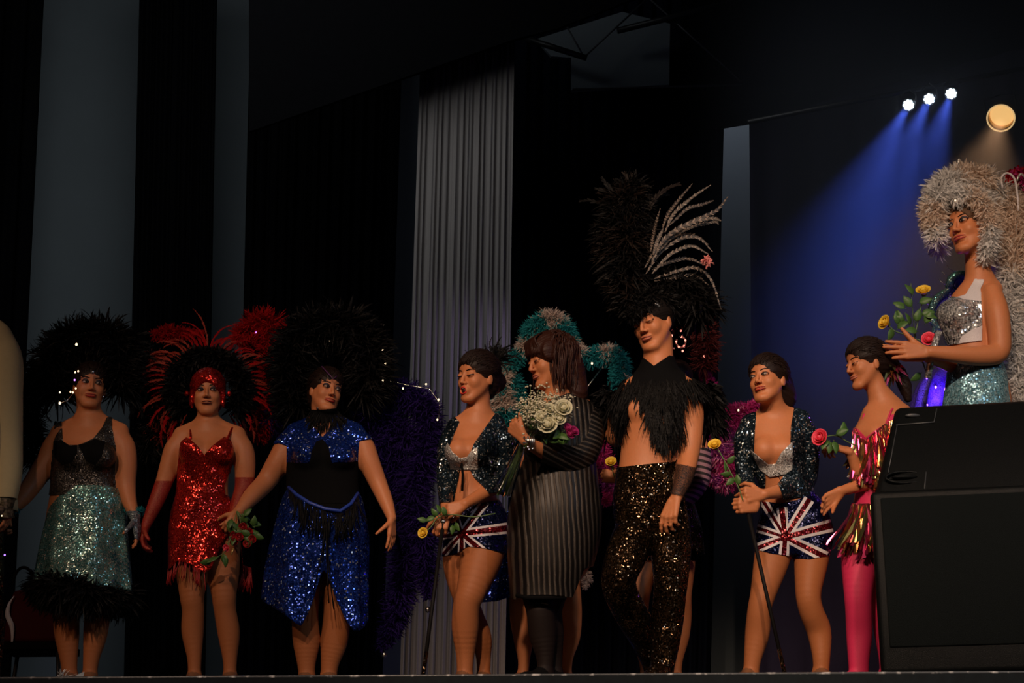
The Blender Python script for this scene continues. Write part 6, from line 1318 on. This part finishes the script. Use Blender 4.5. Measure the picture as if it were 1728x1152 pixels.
p.limb([(1098, 900, 27, 0), (1085, 950, 25, -.0), (1078, 1000, 20, -.02), (1076, 1035, 18, 0), (1082, 1075, 16, 0), (1088, 1115, 10, 0), (1090, 1150, 9, 0)], 'legL', .03)
p.limb([(1146, 900, 27, 0), (1150, 950, 23, 0), (1150, 1005, 17, -.02), (1151, 1040, 16, 0), (1149, 1075, 14, 0), (1143, 1115, 9, 0), (1141, 1150, 8.5, 0)], 'legR', .03)
p.foot(1090, -20, r=9); p.foot(1141, 20, r=9)
p.hand(p.P(1148, 848, -.18), (-1, 0, 0), (0, 1, 0), (0, 0, 1), .6)
p.hand(p.P(1048, 808, -.13), (-1, -.1, .2), (.2, 1, 0), (0, 0, 1), 1.2)
p.finish(.006); p.face(); p.hair(HAIRD)
p.shell('leotard', BLACKC, [(1090, 722), (1175, 722), (1180, 945), (1070, 945)], {'torso', 'legL', 'legR'}, .006)
p.shell('striped_glove', bands('striped_jersey', (.012, .008, .012), (.34, .18, .24), (.25, 0, 1), .034), [(1130, 755), (1230, 755), (1230, 870), (1130, 870)], {'armR', 'hand'}, .006)
p.loft('skirt', KSEQ, [(1122, 850, 50, .13, 0, 0), (1124, 890, 58, .15, 0, .6), (1126, 935, 60, .17, 0, 1)], folds=7, amp=.04, seed=3, poly=[(1050, 840), (1250, 840), (1186, 938), (1150, 930), (1100, 925), (1060, 930)])
for x, y in ((1167, 920), (1176, 927)): p.bead(CRYS, x, y, -.17, .006, 'crystal')
MG = [PINKF, MAUVF, plain('rose_fluff', (.75, .25, .42), .7)]
p.boa('feather_wing', MG, [(1282, 682, .2), (1262, 695, .2), (1238, 702, .2), (1215, 715, .2), (1205, 740, .2), (1215, 770, .2), (1235, 790, .2), (1225, 812, .2), (1200, 806, .2)], .055, 7500, .070, 31, patch=.05, width=.004, rs=[.5, .8, 1, 1.1, 1.1, 1.2, 1, .8, .5])
p.boa('feather_wing', [PINKF], [(1186, 622, .2), (1194, 640, .2), (1206, 658, .2), (1205, 674, .2)], .022, 800, .035, 32)
p.boa('feather_wing', [PINKF], [(1300, 683, .25), (1322, 680, .25), (1338, 679, .25)], .012, 240, .02, 35)
p.boa('feather_wing', [MAUVF, PINKF], [(1010, 700, .2), (1016, 730, .2), (1012, 760, .2), (1022, 790, .2), (1030, 830, .2), (1020, 850, .2)], .045, 2600, .055, 33, patch=.05, rs=[.5, .7, 1, 1.1, .8, .4])
p.boa('feather_halo', [DIMRED], [(1130, 540, .1), (1160, 530, .1), (1185, 550, .1), (1192, 590, .1), (1186, 620, .1)], .05, 1500, .08, 34)
for k, a in enumerate(np.linspace(-40, 60, 16)):
    a_ = R(a); rr = random.Random(k); mb = MB(); feather(mb, p.P(1150+22*math.cos(a_), 590-25*math.sin(a_), .1), (math.cos(a_), 0, math.sin(a_)+.2), (0, -1, 0), .15*rr.uniform(.8, 1.1), .018, .3, 12, 0, rr, barbang=.45, saber=-1.4); mb.build('halo_feather', DIMRED, p.root, smooth=False)
RH = plain('rhinestone_pink', (.9, .42, .36), .15, metal=.6); RHGLINT = BEADP
rt = p.bead(RH, 1137, 588, -.1, .006, 'jewelled_headpiece')
for pts in ([(1133, 556), (1134, 566), (1133, 574), (1130, 580), (1131, 586), (1133, 592)], [(1146, 552), (1149, 558), (1151, 565)]+[(1149+8*math.cos(t), 577+9*math.sin(t)) for t in np.linspace(-1.9, 3.6, 15)]+[(1155, 585), (1152, 592)]):
    for i, (x, y) in enumerate(pts): p.bead(RHGLINT if i % 3 == 1 else RH, x, y, -.10, .0052, 'rhinestone', parent=rt)  # every third stone is emissive, its sparkle painted in
for m_, x, y in ((BEADP, 1188, 601), (BEADW, 1246, 692), (BEADV, 1193, 718), (BEADV, 1190, 724)): p.bead(m_, x, y, .05, .005)
h = p.P(1031, 779, -.16); rose('yellow_rose', h, (-.2, -1, .5), YEL, [p.P(1034, 795, -.15), p.P(1040, 815, -.14), p.P(1042, 835, -.13)], 'yellow rose in a fist between the ribbed dress and the bare-chested man', BODYROSE, .024, 1, 4)
mb = MB(); c = at(1416, 1150, 1.0); c[2] = .045; fluff(mb, [c-[.03, 0, 0], c, c+[.03, 0, 0]], .03, 320, .055, random.Random(3)); mb.build('purple_down', PURPF, label='purple tuft of down on the floor by the pink leg', cat='feather', smooth=False)
